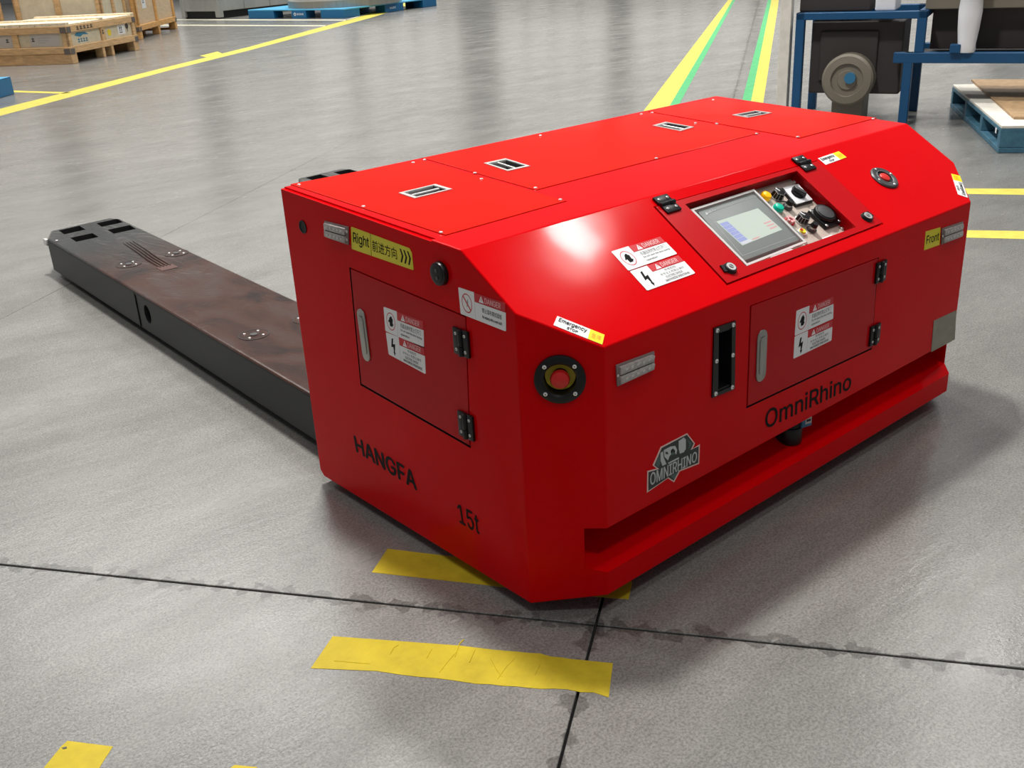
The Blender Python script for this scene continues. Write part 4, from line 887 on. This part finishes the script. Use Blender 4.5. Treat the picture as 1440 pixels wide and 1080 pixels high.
# blue box at left edge
A = gp(20.5, 132); B = gp(0, 138); F, Lw = local(B, A)
q = MB(); q.box(F, -1.0, Lw, 0, 0.9, 0, 0.165, 'blue_pallet'); q.box(F, -1.0, Lw, 0, 0.9, 0.165, 0.175, 'blue_pallet_top')
tag(q.build('plastic_pallet', bevel=0.006, smooth=False), 'corner of a blue pallet cut off by the left edge of the picture', 'pallet')

# right pallet with boards
C = gp(1403, 215.5); B = gp(1336, 150); F, Lw = local(C, B); F = Frame(F.O, F.U, F.V) ; sgn = -1
T = thing('wooden_pallet', tuple(F(Lw/2, -0.5)), 'worn blue wooden pallet at the right edge with a whitewashed deck', 'pallet')
def bx(q, u0, u1, v0, v1, n0, n1, m): q.box(F, u0, u1, -v1, -v0, n0, n1, m)
dp = 1.15; hp = 0.150
q = MB(); bx(q, 0, Lw, 0, dp, 0, 0.03, 'blue_worn'); q.build('bottom_deck', T, bevel=0.003, seg=1, smooth=False)
for k in range(4):
    u = (Lw-0.06)*k/3
    for v in (0.0, dp/2-0.1, dp-0.2): q = MB(); bx(q, u, u+0.06+(0.04 if v else 0), v, v+0.2, 0.03, 0.115, 'blue_worn'); q.build('block', T, bevel=0.003, seg=1, smooth=False)
q = MB(); bx(q, 0, Lw, 0, dp, 0.112, 0.135, 'blue_worn'); q.build('stringer_deck', T, bevel=0.003, seg=1, smooth=False)
for k in range(6):
    q = MB(); bx(q, 0, Lw, k*dp/6+0.002, (k+1)*dp/6-0.002, 0.135, 0.150, 'white_wash'); q.build('deck_board', T, bevel=0.002, seg=1, smooth=False)
q = MB(); bx(q, 0.10, 0.13, -0.0015, 0.0, 0.09, 0.12, 'white_vinyl'); q.build('paint_chip', T, smooth=False, label='white paint chip')
q = MB(); P = [F.px(1366, 112, 0.162), F.px(1426, 165, 0.162), F.px(1500, 165, 0.162), F.px(1500, 112, 0.162)]; q.prism(F, P, 0.1505, 0.165, 'ply_top')
tag(q.build('plywood_board', bevel=0.002, smooth=False), 'loose tan plywood board lying on the whitewashed blue pallet', 'board')

# blue steel frame stand with machinery
A = gp(1117, 172); B = gp(1268, 176); F, Lw = local(A, B)
T = thing('machine_stand', tuple(F(Lw/2, 0.3)), 'blue square-tube machine stand behind the far end of the red vehicle', 'machine')
K = Frame(F(0, 0), F.U, (0, 0, 1)); tw = 0.055; dpt = 0.55
def zat(x, y, n=0.0): return K.px(x, y, n)
ztop = zat(1200, 17)[1]; zb0 = zat(1300, 74)[1]; zb1 = zat(1300, 89)[1]; xe = 2.75
for (x0, x1, y0, y1, z0, z1) in [(-tw/2, tw/2, 0, tw, 0, ztop), (Lw-tw/2, Lw+tw/2, 0, tw, 0, zb0), (Lw+0.03, Lw+0.03+tw, 0, tw, zb0, ztop), (-tw/2, tw/2, dpt, dpt+tw, 0, ztop), (Lw-tw/2, Lw+tw/2, dpt, dpt+tw, 0, ztop), (xe-tw, xe, 0, tw, 0, zb1), (xe-tw, xe, dpt, dpt+tw, 0, zb1)]:
    q = MB(); q.box(F, x0, x1, y0, y1, z0, z1, 'blue_frame'); q.build('post', T, bevel=0.004, seg=1, smooth=False)
for (x0, x1, y0, y1, z0, z1) in [(-tw/2, Lw+0.03+tw, 0, tw, ztop-0.045, ztop), (Lw-0.09, xe, -0.001, tw, zb1, zb0), (-tw/2, Lw+0.03+tw, dpt, dpt+tw, ztop-0.045, ztop), (Lw, xe, dpt, dpt+tw, zb1, zb0), (-tw/2, tw/2, tw, dpt, ztop-0.045, ztop), (Lw+0.03, Lw+0.03+tw, tw, dpt, ztop-0.045, ztop), (xe-tw, xe, tw, dpt, zb1, zb0)]:
    q = MB(); q.box(F, x0, x1, y0, y1, z0, z1, 'blue_frame'); q.build('rail', T, bevel=0.004, seg=1, smooth=False)
q = MB(); q.box(F, 0.06, Lw-0.05, 0.10, 0.45, zat(1180, 128)[1]-0.03, ztop-0.06, 'dark_machine'); q.box(F, 0.12, Lw-0.2, 0.08, 0.10, zat(1180, 128)[1]+0.05, ztop-0.12, 'dark_machine'); q.build('motor_housing', T, bevel=0.015, smooth=False, label='dark brown drive housing')
c = K.px(1192, 112, 0.0); q = MB(); q.lathe(K, (c[0], c[1]), [(0.0001, 0.03), (0.058, 0.03), (0.064, 0.02), (0.098, 0.02), (0.104, 0.035), (0.148, 0.03), (0.162, 0.01), (0.162, -0.10), (0.0001, -0.10)][::-1], 'beige_machine', 32); q.cyl(K, (c[0]+0.02, c[1]+0.015), 0.035, 0.03, 0.05, 'blue_plastic', 20); q.build('motor', T, label='round beige motor face with a bluish hub')
q = MB(); q.box(F, c[0]-0.10, c[0]+0.10, 0.05, 0.3, 0.0, c[1]-0.10, 'beige_machine'); q.build('motor_foot', T, bevel=0.01, smooth=False)
q = MB(); q.box(F, Lw+0.10, 1.9, 0.20, 0.50, zb0-0.0, ztop, 'dark_machine'); q.box(F, Lw+0.02, xe-0.02, tw, dpt, zb1+0.02, zb1+0.03, 'dark_machine'); q.build('gearbox', T, bevel=0.01, smooth=False, label='black machine block on the side beam')
q = MB(); q.box(F, -0.02, Lw*0.62, 0.06, 0.5, ztop, ztop+0.13, 'dark_machine'); q.build('top_unit', T, bevel=0.01, smooth=False)
q = MB(); q.box(F, Lw*0.66, Lw*0.84, 0.04, 0.30, ztop, ztop+0.16, 'white_plastic'); q.build('white_box', T, bevel=0.01, smooth=False)
q = MB(); q.box(F, -0.13, -0.06, 0.0, 0.08, 0, ztop+0.2, 'white_wash'); q.box(F, -0.10, -0.055, -0.03, 0.0, 0, 0.09, 'screen_blue'); q.build('cable_duct', T, bevel=0.004, smooth=False, label='pale cable duct beside the left post')
q = MB(); q.box(F, Lw+0.06, 1.9, 0.1, 0.5, ztop, ztop+0.10, 'beige_machine'); q.build('cross_table', T, bevel=0.006, smooth=False)
# white column on the beam
c0 = K.px(1358, 73, -0.02); CFm = Frame(F(c0[0], 0.025, 0), F.U, F.V)
q = MB(); q.lathe(CFm, (0, 0), [(0.0001, zb0), (0.050, zb0), (0.055, zb0+0.015), (0.052, zb0+0.05), (0.062, zb0+0.14), (0.068, zb0+0.24), (0.064, zb0+0.30), (0.074, zb0+0.33), (0.074, zb0+0.42), (0.0001, zb0+0.42)], 'white_plastic', 28)
T3 = thing('white_column', tuple(F(c0[0], 0.025, zb0)), 'white tapered cylindrical column standing on the blue beam at top right', 'column')
q.build('column_body', T3); q = MB(); q.box(F, c0[0]-0.09, c0[0]-0.03, -0.03, 0.03, zb0, zb0+0.05, 'blue_frame'); q.build('clamp_block', T3, bevel=0.003, smooth=False, label='blue clamp block at the foot')

# far walls of the hall, seen only as reflections in the polished floor
wf, wl = local((2, 44), (38, 20))
q = MB(); q.box(wf, -10, wl+4, 0, 0.3, 0, 8.5, 'wall_paint'); w1 = q.build('wall_back', smooth=False); w1['kind'] = 'structure'
mat('window_light', (0.8, 0.8, 0.8), 0.4, emit=(1.0, 0.95, 0.87), es=0.85)  # glowing wall panels, added so the polished floor mirrors bright streaks
for k in range(11):
    x = -8+k*5.0; q = MB(); q.box(wf, x, x+3.6+0.5*(k % 3), -0.05, 0.0, 2.0, 7.6, 'window_light'); o = q.build('window_%d' % (k+1), smooth=False); o['kind'] = 'structure'
    for j in range(1, 4):
        q = MB(); q.box(wf, x+j*1.0, x+j*1.0+0.12, -0.09, -0.05, 2.0, 7.6, 'wall_paint'); q.build('mullion', o, smooth=False)  # dark bars that break the added glow into vertical streaks
